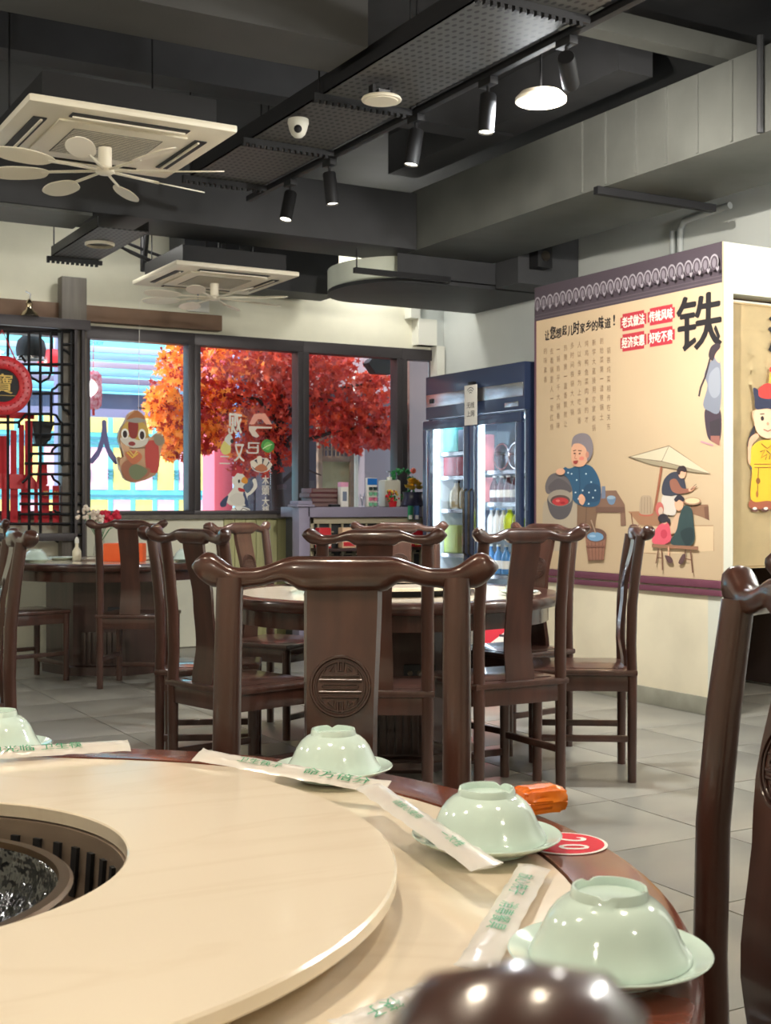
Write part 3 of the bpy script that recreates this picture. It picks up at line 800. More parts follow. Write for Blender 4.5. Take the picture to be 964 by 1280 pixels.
P = lambda px, py, z: at(px, py, z)
sleeve(P(-70, 950, .808), P(161, 936, .805), .030, 'paper chopstick sleeve lying across the turntable edge by the frame edge', [('卫生筷', .62, .06, .016), ('欢迎光临', .3, .09, .016)], 1)
sleeve(P(247, 948, .806), P(484, 990, .784), .030, 'paper chopstick sleeve leaning on the saucer of the emblem chair place', [('卫生筷子', .35, .07, .012), ('命方倍分', .75, .10, .016)], 2)
sleeve(P(460, 988, .795), P(610, 1092, .793), .034, 'paper chopstick sleeve lying between the two middle bowls', [('请放心使用', .40, .09, .011), ('一次性', .76, .06, .012)], 3)
sleeve(P(668, 1090, .7665), P(592, 1222, .775), .034, 'paper chopstick sleeve beside the nearest bowl, printed with green characters', [('放心筷子', .28, .08, .017), ('消毒餐具', .60, .09, .018)], 4)
sleeve(P(545, 1248, .765), P(425, 1300, .77), .030, 'chopstick sleeve corner showing at the bottom frame edge', [('筷子', .6, .04, .014)], 5)

# number sticker
stk = dl(1.545, .217, TZ0 + .0026)
sk = thing('table_sticker', 'round red number sticker with white digits on the wooden rim', 'sticker', stk, -YAW - PI / 2)
me = MB().lathe([(0, 0), (.051, 0), (.051, .0005), (0, .0005)], 48).build('white_border', WHITEP, sk)
MB().lathe([(0, .0006), (.047, .0006), (.047, .0009), (0, .0009)], 48).build('red_disc', mat('sticker_red', (204, 34, 48), .65, spec=.2), sk)
lettering('white_digits', [('2', -.014, .008, .020, .040, .02), ('0', .020, .008, .022, .036, .02)], WHITEP, sk, .0012, flat=True)
MB().lathe([(0, .0009), (.008, .0009), (.008, .0012), (0, .0012)], 20, c=(.002, -.03, 0)).build('yellow_mark', mat('sticker_yellow', (240, 200, 90), .4), sk)
# orange packet
op = dl(1.70, .203, TZ0 + .003)
pk = thing('orange_packet', 'shiny orange wrapped packet behind the second bowl at the rim', 'packet', op, -YAW + .4)
m = MB().box(-.036, .036, -.026, .026, 0, .036, bev=.016); bmesh.ops.subdivide_edges(m.bm, edges=m.bm.edges[:], cuts=2, use_grid_fill=True)
for v in m.bm.verts: v.co += Vector((random.uniform(-1, 1), random.uniform(-1, 1), random.uniform(-.3, 1))) * .0012
for v in m.bm.verts: v.co.z = max(v.co.z, 0)
m.build('packet_body', ORANGE, pk, 25)
m = MB()
for i in range(5):
    m.tube([(-.03, -.02 + .01 * i, .0345), (0, -.018 + .01 * i, .037), (.03, -.02 + .01 * i, .0345)], .0012, 5)
m.build('film_crease', CLEAR, pk)

# crockery on the other tables
for (tb, d, l, lp, lb) in ((mid_t, 5.75, .60, 'celadon saucer on the middle table beside the fridge-side chair', 'celadon bowl on the middle table beside the fridge-side chair'),
                           (mid_t, 6.45, -.42, 'celadon saucer on the far side of the middle table', 'celadon bowl on the far side of the middle table'),
                           (back_t, 8.85, -2.42, 'celadon saucer on the back table nearest the lattice screen', 'celadon bowl on the back table nearest the lattice screen'),
                           (back_t, 8.95, -1.40, 'celadon saucer on the back table beside the edge-on chair', 'celadon bowl on the back table beside the edge-on chair')):
    p = dl(d, l); z = (.77 if tb is mid_t else .78) + .0005
    setting(p.x, p.y, z, lp, lb, 1.0, 'place settings on the other tables', 1.0 if tb is mid_t else 1.25)
lsm = thing('lazy_susan', 'stone turntable on the middle table', 'turntable', mid_t.location)
MB().lathe([(.2, .80), (.45, .80), (.452, .803), (.452, .812), (.45, .816), (.2, .816)], 64, close=True).build('stone_ring', STONE, lsm)
MB().lathe([(.31, .7705), (.38, .7705), (.38, .7998), (.31, .7998)], 48, close=True).build('bearing_ring', BLACK, lsm)

# things on the back table
p = at(125, 690, .78); p = dl(9.25, (125 - 482) / 1600 * 9.25, .7805)
vz = thing('flower_vase', 'glass vase with white and red blossoms on the back table', 'flowers', p)
MB().lathe([(0, 0), (.04, 0), (.05, .03), (.045, .09), (.03, .15), (.034, .17), (.028, .17), (.024, .15), (.04, .09), (.044, .03), (0, .008)], 20).build('vase', CLEAR, vz)
wm = MB(); rm = MB(); stm = MB(); rr = random.Random(3)
for i in range(46):
    x, y, z = rr.uniform(-.16, .03), rr.uniform(-.06, .06), .30 + rr.uniform(-.06, .07)
    z += .03 * (-x) / .16; wm.ball((x, y, z), rr.uniform(.010, .018), sub=1)
    if i % 4 == 0: stm.tube([(0, 0, .12), (x * .5, y * .5, .22), (x, y, z)], .0025, 5)
for i in range(14):
    x, y, z = .08 + rr.uniform(-.05, .06), rr.uniform(-.05, .05), .30 + rr.uniform(-.05, .05)
    rm.ball((x, y, z), rr.uniform(.016, .028), sub=1)
    if i % 3 == 0: stm.tube([(0, 0, .12), (x * .5, y * .5, .22), (x, y, z)], .0025, 5)
tag(wm.build('white_blossoms', mat('cream_blossom', (236, 222, 206), .7), vz), kind='stuff')
tag(rm.build('red_blossoms', mat('red_blossom', (200, 30, 60), .6), vz), kind='stuff')
tag(stm.build('stems', GREEN, vz), kind='stuff')
p = dl(9.05, (156 - 482) / 1600 * 9.05, .7805)
ob = thing('tissue_box', 'bright orange tissue box on the back table behind a chair back', 'tissue box', p, -YAW)
MB().box(-.14, .14, -.07, .07, 0, .13, bev=.01).build('box_body', mat('orange_card', (240, 102, 48), .5), ob)
MB().box(-.05, .05, -.012, .012, .13, .165, bev=.008).build('tissue', WHITEP, ob)
p = dl(9.2, (96 - 482) / 1600 * 9.2, .7805)
cb = thing('condiment_bottle', 'small cream condiment bottle on the back table beside the lattice', 'bottle', p)
MB().lathe([(0, 0), (.03, 0), (.032, .01), (.032, .07), (.012, .10), (.012, .125), (0, .125)], 18).build('bottle_body', mat('cream_glass', (232, 224, 196), .2), cb)
MB().lathe([(0, .125), (.016, .125), (.016, .15), (.006, .17), (0, .17)], 14).build('cap', WHITE, cb)
p = dl(9.3, (78 - 482) / 1600 * 9.3, .7805)
dsh = thing('serving_dish', 'flat pale dish with a spoon on the back table', 'dish', p)
MB().lathe([(0, 0), (.07, 0), (.12, .02), (.118, .023), (.068, .006), (0, .006)], 32).build('dish', CELADON, dsh)
MB().tube([(-.10, 0, .03), (.02, 0, .016), (.06, 0, .014)], [.005, .006, .016], 8, sy=.3).build('spoon', STEEL, dsh)
# ================================================================== LATTICE SCREEN AND RED DECORATIONS
LY = 9.98
ps = aty(96, 345, 9.95)
post = tag(MB().box(-.10, .10, -.06, .06, 0, ps.z, bev=.004).build('screen_post', POSTG, None, 40, (ps.x, LY + .09, 0)), 'tall square grey-brown post at the end of the lattice screen', 'post')
scr = thing('lattice_screen', 'dark lattice partition with curved corner bars before the first window', 'screen', (0, LY, 0))
def lp(X, Y, o=(0, 380)):
    v = aty(o[0] + X / 7.415, o[1] + Y / 7.415, LY); return (v.x, v.z)
def bar(pts, o, w=.011, name='lattice_bar'):
    m = MB(); m.tube([(lp(*p, o)[0], 0, lp(*p, o)[1]) for p in pts], w, 4); m.build(name, BLACK, scr, 20)
A, B = (0, 380), (0, 520)
r0 = lp(835, 180, A)
xl = aty(-130, 500, LY).x
for (x0, x1, z0, z1) in ((xl, r0[0], r0[1] - .06, r0[1] + .02), (xl, r0[0] - .13, .90, .96)):
    MB().box(x0, x1, -.025, .025, z0, z1, bev=.004).build('frame_rail', FRAME, scr)
for X in (700, 770): MB().box(lp(X, 500, A)[0] - .012, lp(X, 500, A)[0] + .012, -.02, .02, .0, r0[1] - .06, bev=.003).build('frame_stile', FRAME, scr)
for X in (-790, -480, -260, 75, 270, 375): bar([(X, 255), (X, 2160)], A)
for X, ys in ((475, ((255, 640), (830, 1110))), (575, ((255, 560), (560, 930), (1100, 1500))), (665, ((255, 560), (575, 2160)))):
    for (a, b_) in ys: bar([(X, a), (X, b_)], A)
for (a, b_, Y) in ((-800, 700, 255), (580, 700, 375), (-800, 700, 560), (270, 575, 640), (540, 700, 745), (300, 575, 830), (475, 690, 930), (240, 475, 1020), (-800, 190, 560), (-800, 190, 830)): bar([(a, Y), (b_, Y)], A)
for (a, b_, Y) in ((-800, 180, 60), (480, 700, 75), (300, 690, 170), (300, 690, 270), (270, 575, 350), (230, 780, 440), (270, 480, 540), (480, 690, 540), (180, 780, 720), (180, 780, 815), (180, 780, 910), (-800, 780, 1000), (-800, 780, 1100)): bar([(a, Y), (b_, Y)], B)
for pts in ([(275, 650), (295, 685), (335, 705), (375, 730), (410, 710), (450, 690), (470, 645)], [(475, 830), (485, 795), (520, 775), (540, 745)], [(575, 930), (590, 975), (625, 990), (645, 1022), (690, 1022)],
            [(240, 1022), (210, 1060), (180, 1090), (175, 1150)], [(475, 1020), (520, 1030), (550, 1080), (578, 1110)], [(585, 420), (620, 440), (650, 470)], [(180, 500), (200, 480), (240, 540)]): bar(pts, A, .010)
for pts in ([(475, 170), (460, 215), (425, 235), (405, 260)], [(575, 265), (530, 275), (490, 310), (475, 350)], [(475, 540), (500, 590), (540, 615), (555, 640)], [(300, 350), (275, 400), (275, 540), (240, 590), (205, 620)],
            [(480, 1100), (500, 1140), (540, 1170)], [(560, 900), (520, 890), (500, 870)]): bar(pts, B, .010)

def hang(name, label, cat, px, py, y, group=None):
    p = aty(px, py, y); return thing(name, label, cat, p, 0, group)
md = hang('wall_medallion', 'round red studded medallion with a black centre and gold character', 'ornament', 3, 482, 9.90)
XM = Matrix.Rotation(PI / 2, 4, 'X')
MB().lathe([(.125, -.012), (.222, -.012), (.228, -.006), (.228, .006), (.222, .016), (.205, .020), (.145, .020), (.128, .014), (.124, .004)], 56, close=True, M=XM).build('red_ring', REDG, md)
MB().lathe([(0, -.010), (.127, -.010), (.127, .006), (0, .006)], 48, M=XM).build('black_disc', BLACK, md)
st = MB()
for k in range(28):
    a = 2 * PI * k / 28
    for r in (.158, .195): st.ball((r * math.cos(a + r), -.020, r * math.sin(a + r)), .008, sub=1)
tag(st.build('stud', REDG, md), kind='stuff')
lettering('gold_character', [('寶', 0, .015, .15, .15, .008), ('一', .0, -.075, .2, .025, .02)], GOLDP, md, -.0105)
MB().tube([(-.12, 0, .19), (0, 0.0, .42), (.10, 0, .2)], .006, 6).build('hanging_cord', RED, md)
tw = hang('tassel_ornament', 'red hanging ornament with long straight tassel strips behind the lattice', 'ornament', 17, 520, 10.07)
for i, (px, y0, y1, w) in enumerate(((2, 545, 605, 7), (8, 545, 603, 6), (17, 538, 602, 7), (27, 531, 604, 6), (36, 526, 600, 9))):
    a, b_ = aty(px, y0, 10.07), aty(px, y1, 10.07); dx = a.x - tw.location.x
    MB().box(dx - w * .0032, dx + w * .0032, -.008, .008, b_.z - tw.location.z, a.z - tw.location.z, bev=.003).build('tassel_strip', RED, tw)
MB().box(-.14, .16, -.01, .01, -.02, .03, bev=.004).build('top_bar', RED, tw)
b2 = aty(20, 600, 10.07)
MB().prism([(-.17, b2.z - tw.location.z - .07), (.22, b2.z - tw.location.z - .07), (.13, b2.z - tw.location.z + .04), (-.13, b2.z - tw.location.z + .05)], -.02, .02).build('flared_base', REDG, tw)
for i, (X0, X1, lab) in enumerate(((15, 70, 'red paper banner, first from the frame edge, low behind the lattice'), (95, 165, 'red paper banner, second from the frame edge, low behind the lattice'), (195, 265, 'red paper banner, third from the frame edge, low behind the lattice'),
                                   (318, 352, 'narrow red paper banner in the middle of the row behind the lattice'), (388, 455, 'red paper banner with a gold round figure on top, behind the lattice'),
                                   (488, 548, 'red paper banner with gold marks, second from the post behind the lattice'), (584, 640, 'red paper banner with gold marks nearest the post, behind the lattice'))):
    a, b_ = aty(X0 / 7.415, 607, 10.08), aty(X1 / 7.415, 655, 10.08)
    t = thing('red_banner', lab, 'banner', (a.x, 10.08, b_.z), 0, 'red banners behind the lattice')
    W = b_.x - a.x; Hh = a.z - b_.z
    MB().box(0, W, -.004, .004, 0, Hh).build('paper', RED, t)
    if i >= 4: lettering('gold_marks', [('福' if i == 4 else '財' if i == 5 else '喜', W / 2, Hh * .80, W * .7, W * .7, .02)], GOLDP, t, -.0055)
pl = hang('pendant_lamp', 'black round pendant lamp with shiny rim behind the top of the lattice', 'lamp', 39, 432, 10.85)
MB().lathe([(0, .12), (.03, .12), (.05, .10), (.11, .04), (.125, -.03), (.115, -.11), (.09, -.12), (0, -.10)], 24).build('lamp_shade', BLACK, pl)
MB().tube([(0, 0, .12), (0, 0, .45), (0, YB + .21 - 10.85, .5)], .006, 6).build('cord', BLACK, pl)
MB().lathe([(.112, -.12), (.128, -.12), (.128, -.10), (.112, -.10)], 24, close=True).build('rim', STEEL, pl)
bl = hang('black_lantern', 'black tapering hanging lantern box behind the lattice with a red pennant below', 'lantern', 53, 541, 10.115)
MB().prism([(-.09, .09), (.09, .09), (.03, -.09), (-.06, -.09)], -.03, .03).build('lantern_body', BLACK, bl)
MB().prism([(-.03, -.24), (.035, -.24), (.04, -.40), (-.005, -.46), (-.045, -.40)], -.006, .006).build('red_pennant', RED, bl)
MB().tube([(0, 0, -.09), (0, 0, -.26)], .003, 5).build('cord', BLACK, bl); MB().tube([(0, 0, .09), (0, 0, .32)], .003, 5).build('cord', BLACK, bl)
gl = hang('brass_bell', 'small brass bell ornament standing on the lattice top rail', 'ornament', 37, 398, 9.97)
gl.location.z = r0[1] + .02
MB().lathe([(0, 0), (.075, 0), (.06, .025), (.03, .05), (.02, .08), (.028, .10), (.015, .125), (0, .14)], 20).build('bell', mat('brass', (206, 190, 160), .2, metal=1), gl)
MB().tube([(0, 0, .12), (.01, 0, .17), (-.03, 0, .19)], .006, 6).build('hook', STEEL, gl)

# ================================================================== STICKERS ON THE WINDOWS (inside face of the panes)
GY = YB + .028
def gconv(o, s):
    def f(X, Y):
        v = aty(o[0] + X / s, o[1] + Y / s, GY); return (v.x - base.x, v.z - base.z)
    return f
def sticker(label, px, py, name='window_sticker', cat='sticker', y=GY, kind=None):
    global base
    base = aty(px, py, GY); return thing(name, label, cat, (base.x, y, base.z), 0, kind)
# foil snake balloon with a straw hat
t = sticker('foil balloon of a smiling cartoon snake in a small hat holding a red firecracker', 168, 560, 'foil_balloon', 'balloon', 10.12)
cv = gconv((110, 500), 7.415)
outl = [(300, 200), (330, 130), (400, 95), (470, 140), (490, 200), (520, 330), (500, 420), (560, 330), (600, 305), (650, 340), (675, 400), (620, 440), (610, 640), (590, 690), (500, 740), (380, 772), (290, 740), (250, 640), (222, 530), (260, 530), (300, 560), (290, 490), (260, 430), (232, 370), (250, 280)]
bd = MB().prism([cv(*p) for p in outl], -.03, .03)
bmesh.ops.bevel(bd.bm, geom=[e for e in bd.bm.edges], offset=.012, segments=2, affect='EDGES')
bd.build('balloon_body', mat('balloon_foil', (176, 138, 104), .3, metal=.2), t)
art('printed_picture', [(s[0], s[1], [cv(*p) for p in s[2]]) if s[0] in 'bp' else ((s[0], s[1], s[2] / 7.415 * .0062, [cv(*p) for p in s[3]]) if s[0] == 'l' else s) for s in
    [('b', (196, 76, 70), [(480, 430), (540, 380), (600, 430), (600, 640), (560, 680), (490, 640)]), ('b', (150, 140, 120), [(570, 330), (640, 350), (650, 400), (600, 430), (560, 390)]),
    ('b', (168, 108, 82), [(260, 620), (330, 560), (420, 620), (520, 640), (500, 710), (380, 755), (300, 730)]), ('b', (120, 130, 96), [(330, 640), (400, 600), (500, 660), (420, 740), (350, 720)]),
    ('b', (206, 120, 84), [(300, 490), (410, 480), (450, 540), (380, 600), (320, 560)]), ('b', (206, 170, 84), [(262, 280), (320, 210), (440, 210), (505, 280), (495, 380), (420, 430), (330, 430), (265, 370)]),
    ('b', (222, 218, 206), [(250, 360), (330, 350), (420, 380), (505, 360), (480, 425), (380, 450), (285, 415)]), ('b', (150, 54, 48), [(325, 215), (410, 215), (400, 350), (340, 350)]),
    ('b', (176, 112, 66), [(310, 190), (400, 110), (475, 185), (400, 170)]), ('b', (160, 158, 150), [(305, 200), (400, 175), (485, 200), (400, 222)]),
    ('e', (250, 248, 240), *cv(292, 320), .032, .042), ('e', (52, 36, 34), *cv(292, 325), .019, .030), ('e', (250, 248, 240), *cv(448, 330), .032, .048), ('e', (52, 36, 34), *cv(448, 335), .020, .034),
    ('e', (150, 60, 60), *cv(355, 412), .030, .018), ('l', (240, 200, 90), 16, [(310, 490), (360, 540), (410, 500)]), ('l', (240, 210, 120), 14, [(330, 475), (370, 520), (400, 480)]), ('l', (90, 70, 56), 8, [(330, 455), (480, 450)])]],
    t, -.033)
MB().tube([(0, 0, .30), (0.01, 0, 1.2)], .002, 5).build('string', WHITEP, t)
# white rooster, green leaf, dish and lettering
def S(shapes, cv, k): return [(s[0], s[1], [cv(*p) for p in s[2]]) if s[0] in 'bp' else ((s[0], s[1], s[2] / k * .0066, [cv(*p) for p in s[3]]) if s[0] == 'l' else (s[0], s[1], *cv(s[2], s[3]), s[4] / k * .0066, s[5] / k * .0066)) for s in shapes]
C5 = ((240, 500), 6.886)
t = sticker('flat sticker of a white rooster with a red comb on the window', 297, 613)
cv = gconv(*C5)
art('printed_picture', S([('b', (226, 222, 210), [(345, 690), (380, 630), (440, 640), (470, 700), (440, 750), (480, 800), (530, 740), (520, 690), (550, 680), (560, 750), (510, 810), (480, 830), (470, 900), (400, 920), (320, 900), (290, 850), (340, 780), (360, 740)]),
    ('b', (178, 44, 54), [(340, 650), (350, 610), (380, 600), (385, 565), (420, 580), (438, 600), (430, 635), (390, 630), (365, 660)]), ('b', (60, 72, 104), [(245, 880), (310, 820), (300, 880), (290, 915), (250, 918)]),
    ('b', (60, 72, 104), [(450, 780), (485, 900), (470, 915), (440, 860)]), ('b', (222, 150, 50), [(425, 690), (450, 660), (480, 690), (470, 720), (430, 710)]), ('b', (186, 50, 50), [(400, 755), (450, 770), (450, 790), (405, 785)]),
    ('e', (40, 34, 32), 405, 700, 10, 18), ('b', (216, 212, 200), [(320, 850), (380, 800), (440, 820), (450, 890), (380, 905)]), ('b', (238, 236, 228), [(330, 960), (370, 920), (440, 920), (500, 945), (440, 985), (380, 980)]), ('l', (120, 110, 100), 8, [(370, 930), (400, 970), (440, 930), (490, 950)])], cv, 6.886), t, 0)
t = sticker('flat green cabbage leaf sticker on the window', 334, 556)
cv = gconv(*C5)
art('printed_picture', S([('b', (74, 150, 70), [(595, 390), (620, 345), (660, 340), (705, 370), (705, 420), (660, 455), (610, 430)]), ('b', (120, 190, 96), [(620, 390), (650, 360), (685, 380), (660, 430), (630, 420)]), ('l', (220, 236, 190), 8, [(610, 420), (650, 395), (690, 380)])], cv, 6.886), t, 0)
t = sticker('round dish sticker with sausages on a dark plate on the window', 326, 581)
cv = gconv(*C5)
art('printed_picture', S([('e', (220, 214, 206), 595, 560, 102, 68), ('e', (52, 48, 62), 595, 560, 92, 60), ('b', (226, 214, 196), [(540, 590), (500, 540), (530, 520), (570, 560)]), ('b', (226, 214, 196), [(570, 560), (560, 490), (600, 490), (600, 560)]), ('b', (226, 214, 196), [(610, 560), (630, 500), (660, 520), (630, 580)]), ('b', (226, 214, 196), [(640, 580), (670, 540), (690, 560), (650, 600)]),
    ('b', (186, 112, 76), [(540, 590), (600, 550), (650, 590), (600, 620)])], cv, 6.886), t, 0)
t = sticker('flat yellow chick drawing sticker on the window', 281, 561)
cv = gconv(*C5)
art('printed_picture', S([('b', (216, 206, 120), [(250, 400), (290, 340), (330, 380), (330, 450), (280, 470), (250, 440)]), ('b', (214, 214, 206), [(280, 340), (320, 290), (350, 330), (330, 390), (300, 370)]), ('e', (50, 44, 50), 345, 355, 16, 20)], cv, 6.886), t, 0)
def glasstext(label, px, py, items, m, name='window_lettering', y=GY - .001):
    t = sticker(label, px, py, name, 'lettering', y)
    its = []
    for (s, X, Y, w, h, mir) in items:
        v = aty(X, Y, GY); its.append((s, v.x - base.x, v.z - base.z, w * .0068, h * .0068, .025, mir))
    lettering('characters', its, m, t, 0); return t
LET = mat('white_vinyl', (222, 214, 200), .5); LETP = mat('pale_red_vinyl', (236, 150, 132), .5); LETV = mat('violet_vinyl', (112, 112, 170), .5)
glasstext('mirrored white characters on the window above the yellow chick', 296, 532, [('观', 294, 530, 18, 26, True)], LET)
glasstext('mirrored white characters on the window beside the yellow chick', 298, 568, [('又', 299, 566, 14, 22, True), ('已', 316, 560, 18, 14, True), ('二', 281, 575, 14, 10, True)], LET)
glasstext('small column of pale characters on the window under the dish', 333, 617, [('木', 332, 600, 9, 12, False), ('頭', 332, 613, 10, 12, False), ('大', 332, 627, 10, 12, False), ('鍋', 332, 638, 9, 11, False)], LET)
glasstext('large violet character on the first clear window', 128, 552, [('人', 130, 553, 34, 52, True)], LETV)
glasstext('tiny mirrored latin lettering in the top corner of the first clear window', 122, 429, [('YOU C', 121, 429, 17, 4, True)], mat('dark_vinyl', (60, 44, 50), .5))
t = sticker('roof-shaped pale red logo sticker on the window', 326, 530, 'window_logo', 'logo')
cv = gconv(*C5)
art('printed_logo', S([('p', (232, 160, 140), [(490, 210), (535, 120), (630, 115), (690, 210), (640, 210), (620, 190), (600, 165), (570, 165), (550, 190), (535, 210)]), ('p', (226, 206, 190), [(490, 225), (690, 232), (690, 245), (560, 245), (545, 265), (580, 310), (560, 325), (520, 310), (490, 260)])], cv, 6.886), t, 0)

# ================================================================== OUTSIDE
structure('ground_outside', MB().box(-10, 40, YB + .21, 70, -.4, -.15), mat('pale_paving', (176, 170, 160), .8, var=.1))
fc = tag(MB().box(-6, 34, 30.0, 30.6, -.2, 9).build('shophouse_facade', mat('turquoise_paint', (128, 222, 232), .7)), 'turquoise shophouse front with pink and yellow shutters across the street', 'building')
pk_, yl_ = mat('pink_shutter', (246, 178, 190), .6), mat('yellow_shutter', (248, 212, 118), .6)
x0 = aty(113, 585, 30).x; pitch = .555
for i in range(-8, 20):
    for j, (z0, z1) in enumerate(((2.94, 3.40), (1.57, 2.58), (.92, 1.33), (-.15, .6))):
        m_ = yl_ if (j == 0 or (i + j) % 2 == 0) else pk_
        MB().box(x0 + pitch * i, x0 + pitch * i + .41, 29.93, 29.999, z0, z1, bev=.006).build('shutter_panel', m_, fc)
dk = mat('teal_iron', (70, 130, 146), .5)
for z in (1.42, 2.68, 2.80, .78): MB().box(-6, 34, 29.88, 29.95, z - .03, z + .03).build('iron_rail', dk, fc)
for i in range(-8, 20):
    for z in (1.86, 1.95, 2.04): MB().box(x0 + pitch * i + .43, x0 + pitch * i + .53, 29.9, 29.99, z - .018, z + .018).build('vent_slit', dk, fc)
aw = thing('louvred_awning', 'pale blue horizontal louvres of the arcade outside, over the street view', 'awning', (0, 14, 0))
for i, z in enumerate((2.92, 2.84, 2.75, 2.66, 2.575, 2.49)):
    MB().box(-4, 7.0, -.03, .03, z - .032, z + .032, bev=.004).build('louvre_slat', mat('louvre_blue_%d' % i, ((196, 226, 240), (150, 200, 222), (186, 176, 196), (150, 214, 236), (150, 150, 176), (130, 212, 236))[i], .5), aw)
MB().box(-4, 7.0, .06, .12, 2.26, 2.44).build('dark_board', mat('slate_board', (92, 112, 134), .5), aw)
MB().box(-4, 7.0, -.05, .08, 2.17, 2.26).build('lower_beam', mat('lilac_beam', (150, 158, 196), .5), aw)
tag(MB().box(-4, 6.6, 11.9, 12.3, 2.86, 3.5).build('arcade_fascia', mat('salmon_fascia', (222, 160, 150), .6)), 'salmon fascia beam of the arcade above the louvres', 'beam')
pil = [(79.5, 91, 12.2, (168, 160, 206), 'lilac arcade pillar behind the lattice screen'), (268, 291, 13.0, (232, 110, 132), 'pink arcade pillar behind the rooster sticker'), (306, 316, 13.2, (120, 180, 232), 'blue arcade pillar beside the dark one'), (317, 333, 12.9, (72, 66, 78), 'dark arcade pillar behind the column of characters')]
for (a, b_, y, c_, lab) in pil:
    xa, xb = aty(a, 500, y).x, aty(b_, 500, y).x
    tag(MB().box(xa, xb, y, y + .35, -.16, 3.6, bev=.01).build('arcade_pillar', mat('pillar_paint_%d' % a, c_, .6)), lab, 'pillar')
dkw = aty(334, 500, 12.5).x
tag(MB().box(dkw, 9.6, 12.5, 12.8, -.16, 2.42).build('dark_side_panel', mat('dark_arcade_wall', (84, 80, 88), .7)), 'dark grey arcade wall behind the maple tree', 'wall')
tag(MB().box(dkw, 9.6, 12.45, 12.75, 2.43, 3.6).build('pink_side_fascia', mat('pink_fascia', (226, 190, 188), .6)), 'pale pink fascia over the dark arcade wall', 'beam')
# door leaf with a lattice top, seen through the third window
p0, p1 = aty(398, 640, 11.8), aty(443, 518, 11.8)
dr = thing('wooden_door_leaf', 'brown wooden door leaf with lattice top outside the third window', 'door', (p0.x, 11.8, -.15))
Wd, Hd = p1.x - p0.x, p1.z + .15
dw = mat('brown_door', (128, 108, 92), .5)
for (a, b_, c_, d_) in ((0, .05, 0, Hd), (Wd - .05, Wd, 0, Hd), (.05, Wd - .05, Hd - .06, Hd), (.05, Wd - .05, Hd - .50, Hd - .44), (.05, Wd - .05, 0, .1)): MB().box(a, b_, 0, .05, c_, d_, bev=.004).build('door_rail', dw, dr)
MB().box(.05, Wd - .05, .02, .04, .1, Hd - .5).build('door_panel', mat('olive_door_panel', (138, 132, 102), .6), dr)
for i in range(6): MB().box(.07 + i * (Wd - .14) / 6, .085 + i * (Wd - .14) / 6, .015, .035, Hd - .44, Hd - .06).build('lattice_bar', dw, dr)
for i in range(4): MB().box(.05, Wd - .05, .017, .033, Hd - .38 + .09 * i, Hd - .365 + .09 * i).build('lattice_bar', dw, dr)
px_ = aty(446, 580, 11.85)
tag(MB().box(px_.x - .02, px_.x + .02, 11.85, 11.89, -.15, 2.6).build('white_pole', WHITE), 'thin white pole standing beside the wooden door leaf outside', 'pole')
px_ = aty(473, 560, 12.1)
tag(MB().box(px_.x - .17, px_.x + .17, 12.1, 12.4, -.15, 2.1).build('grey_cupboard', mat('grey_lilac', (126, 120, 130), .5)), 'grey cupboard outside behind the counter', 'cupboard')
ex = hang('outdoor_speaker', 'black angular speaker hung outside the third window', 'speaker', 474, 458, 10.75)
MB().prism([(-.15, .02), (-.10, .07), (.02, .085), (.14, .07), (.15, -.02), (.12, -.075), (-.07, -.075)], -.06, .06).build('speaker_body', BLACK, ex)
MB().tube([(0, 0, .08), (0, 0, .45), (0, YB + .21 - 10.75, .5)], .008, 6).build('bracket', BLACK, ex)
ln = hang('paper_lantern', 'pink and white tall paper lantern outside the first clear window', 'lantern', 117, 488, 11.0)
MB().lathe([(0, -.16), (.04, -.165), (.07, -.13), (.075, 0), (.07, .13), (.04, .165), (0, .16)], 20).build('lantern_body', mat('lantern_paper', (238, 190, 214), .6, rgb2=(206, 50, 86), scale=30), ln)
MB().tube([(0, 0, .16), (0, 0, .75), (0, YB + .21 - 11.0, .85)], .003, 5).build('cord', RED, ln); MB().tube([(0, 0, -.16), (0, 0, -.22)], .012, 6).build('tassel', RED, ln)
rl = hang('red_lampshade', 'red dome lampshade outside behind the lattice screen', 'lamp', 66, 450, 11.35)
MB().lathe([(0, .10), (.05, .09), (.12, .02), (.14, -.05), (.13, -.05), (.11, .015), (0, .085)], 24).build('shade', REDG, rl)
MB().tube([(0, 0, .1), (0, 0, .55), (0, YB + .21 - 11.35, .6)], .005, 6).build('cord', BLACK, rl)

v = aty(512, 600, 11.0)
tag(MB().box(v.x, 8.2, 11.0, 11.1, -.16, 3.2).build('brown_side_board', mat('brown_grey_board', (100, 80, 76), .6)), 'brown-grey board outside the narrow last window', 'wall')


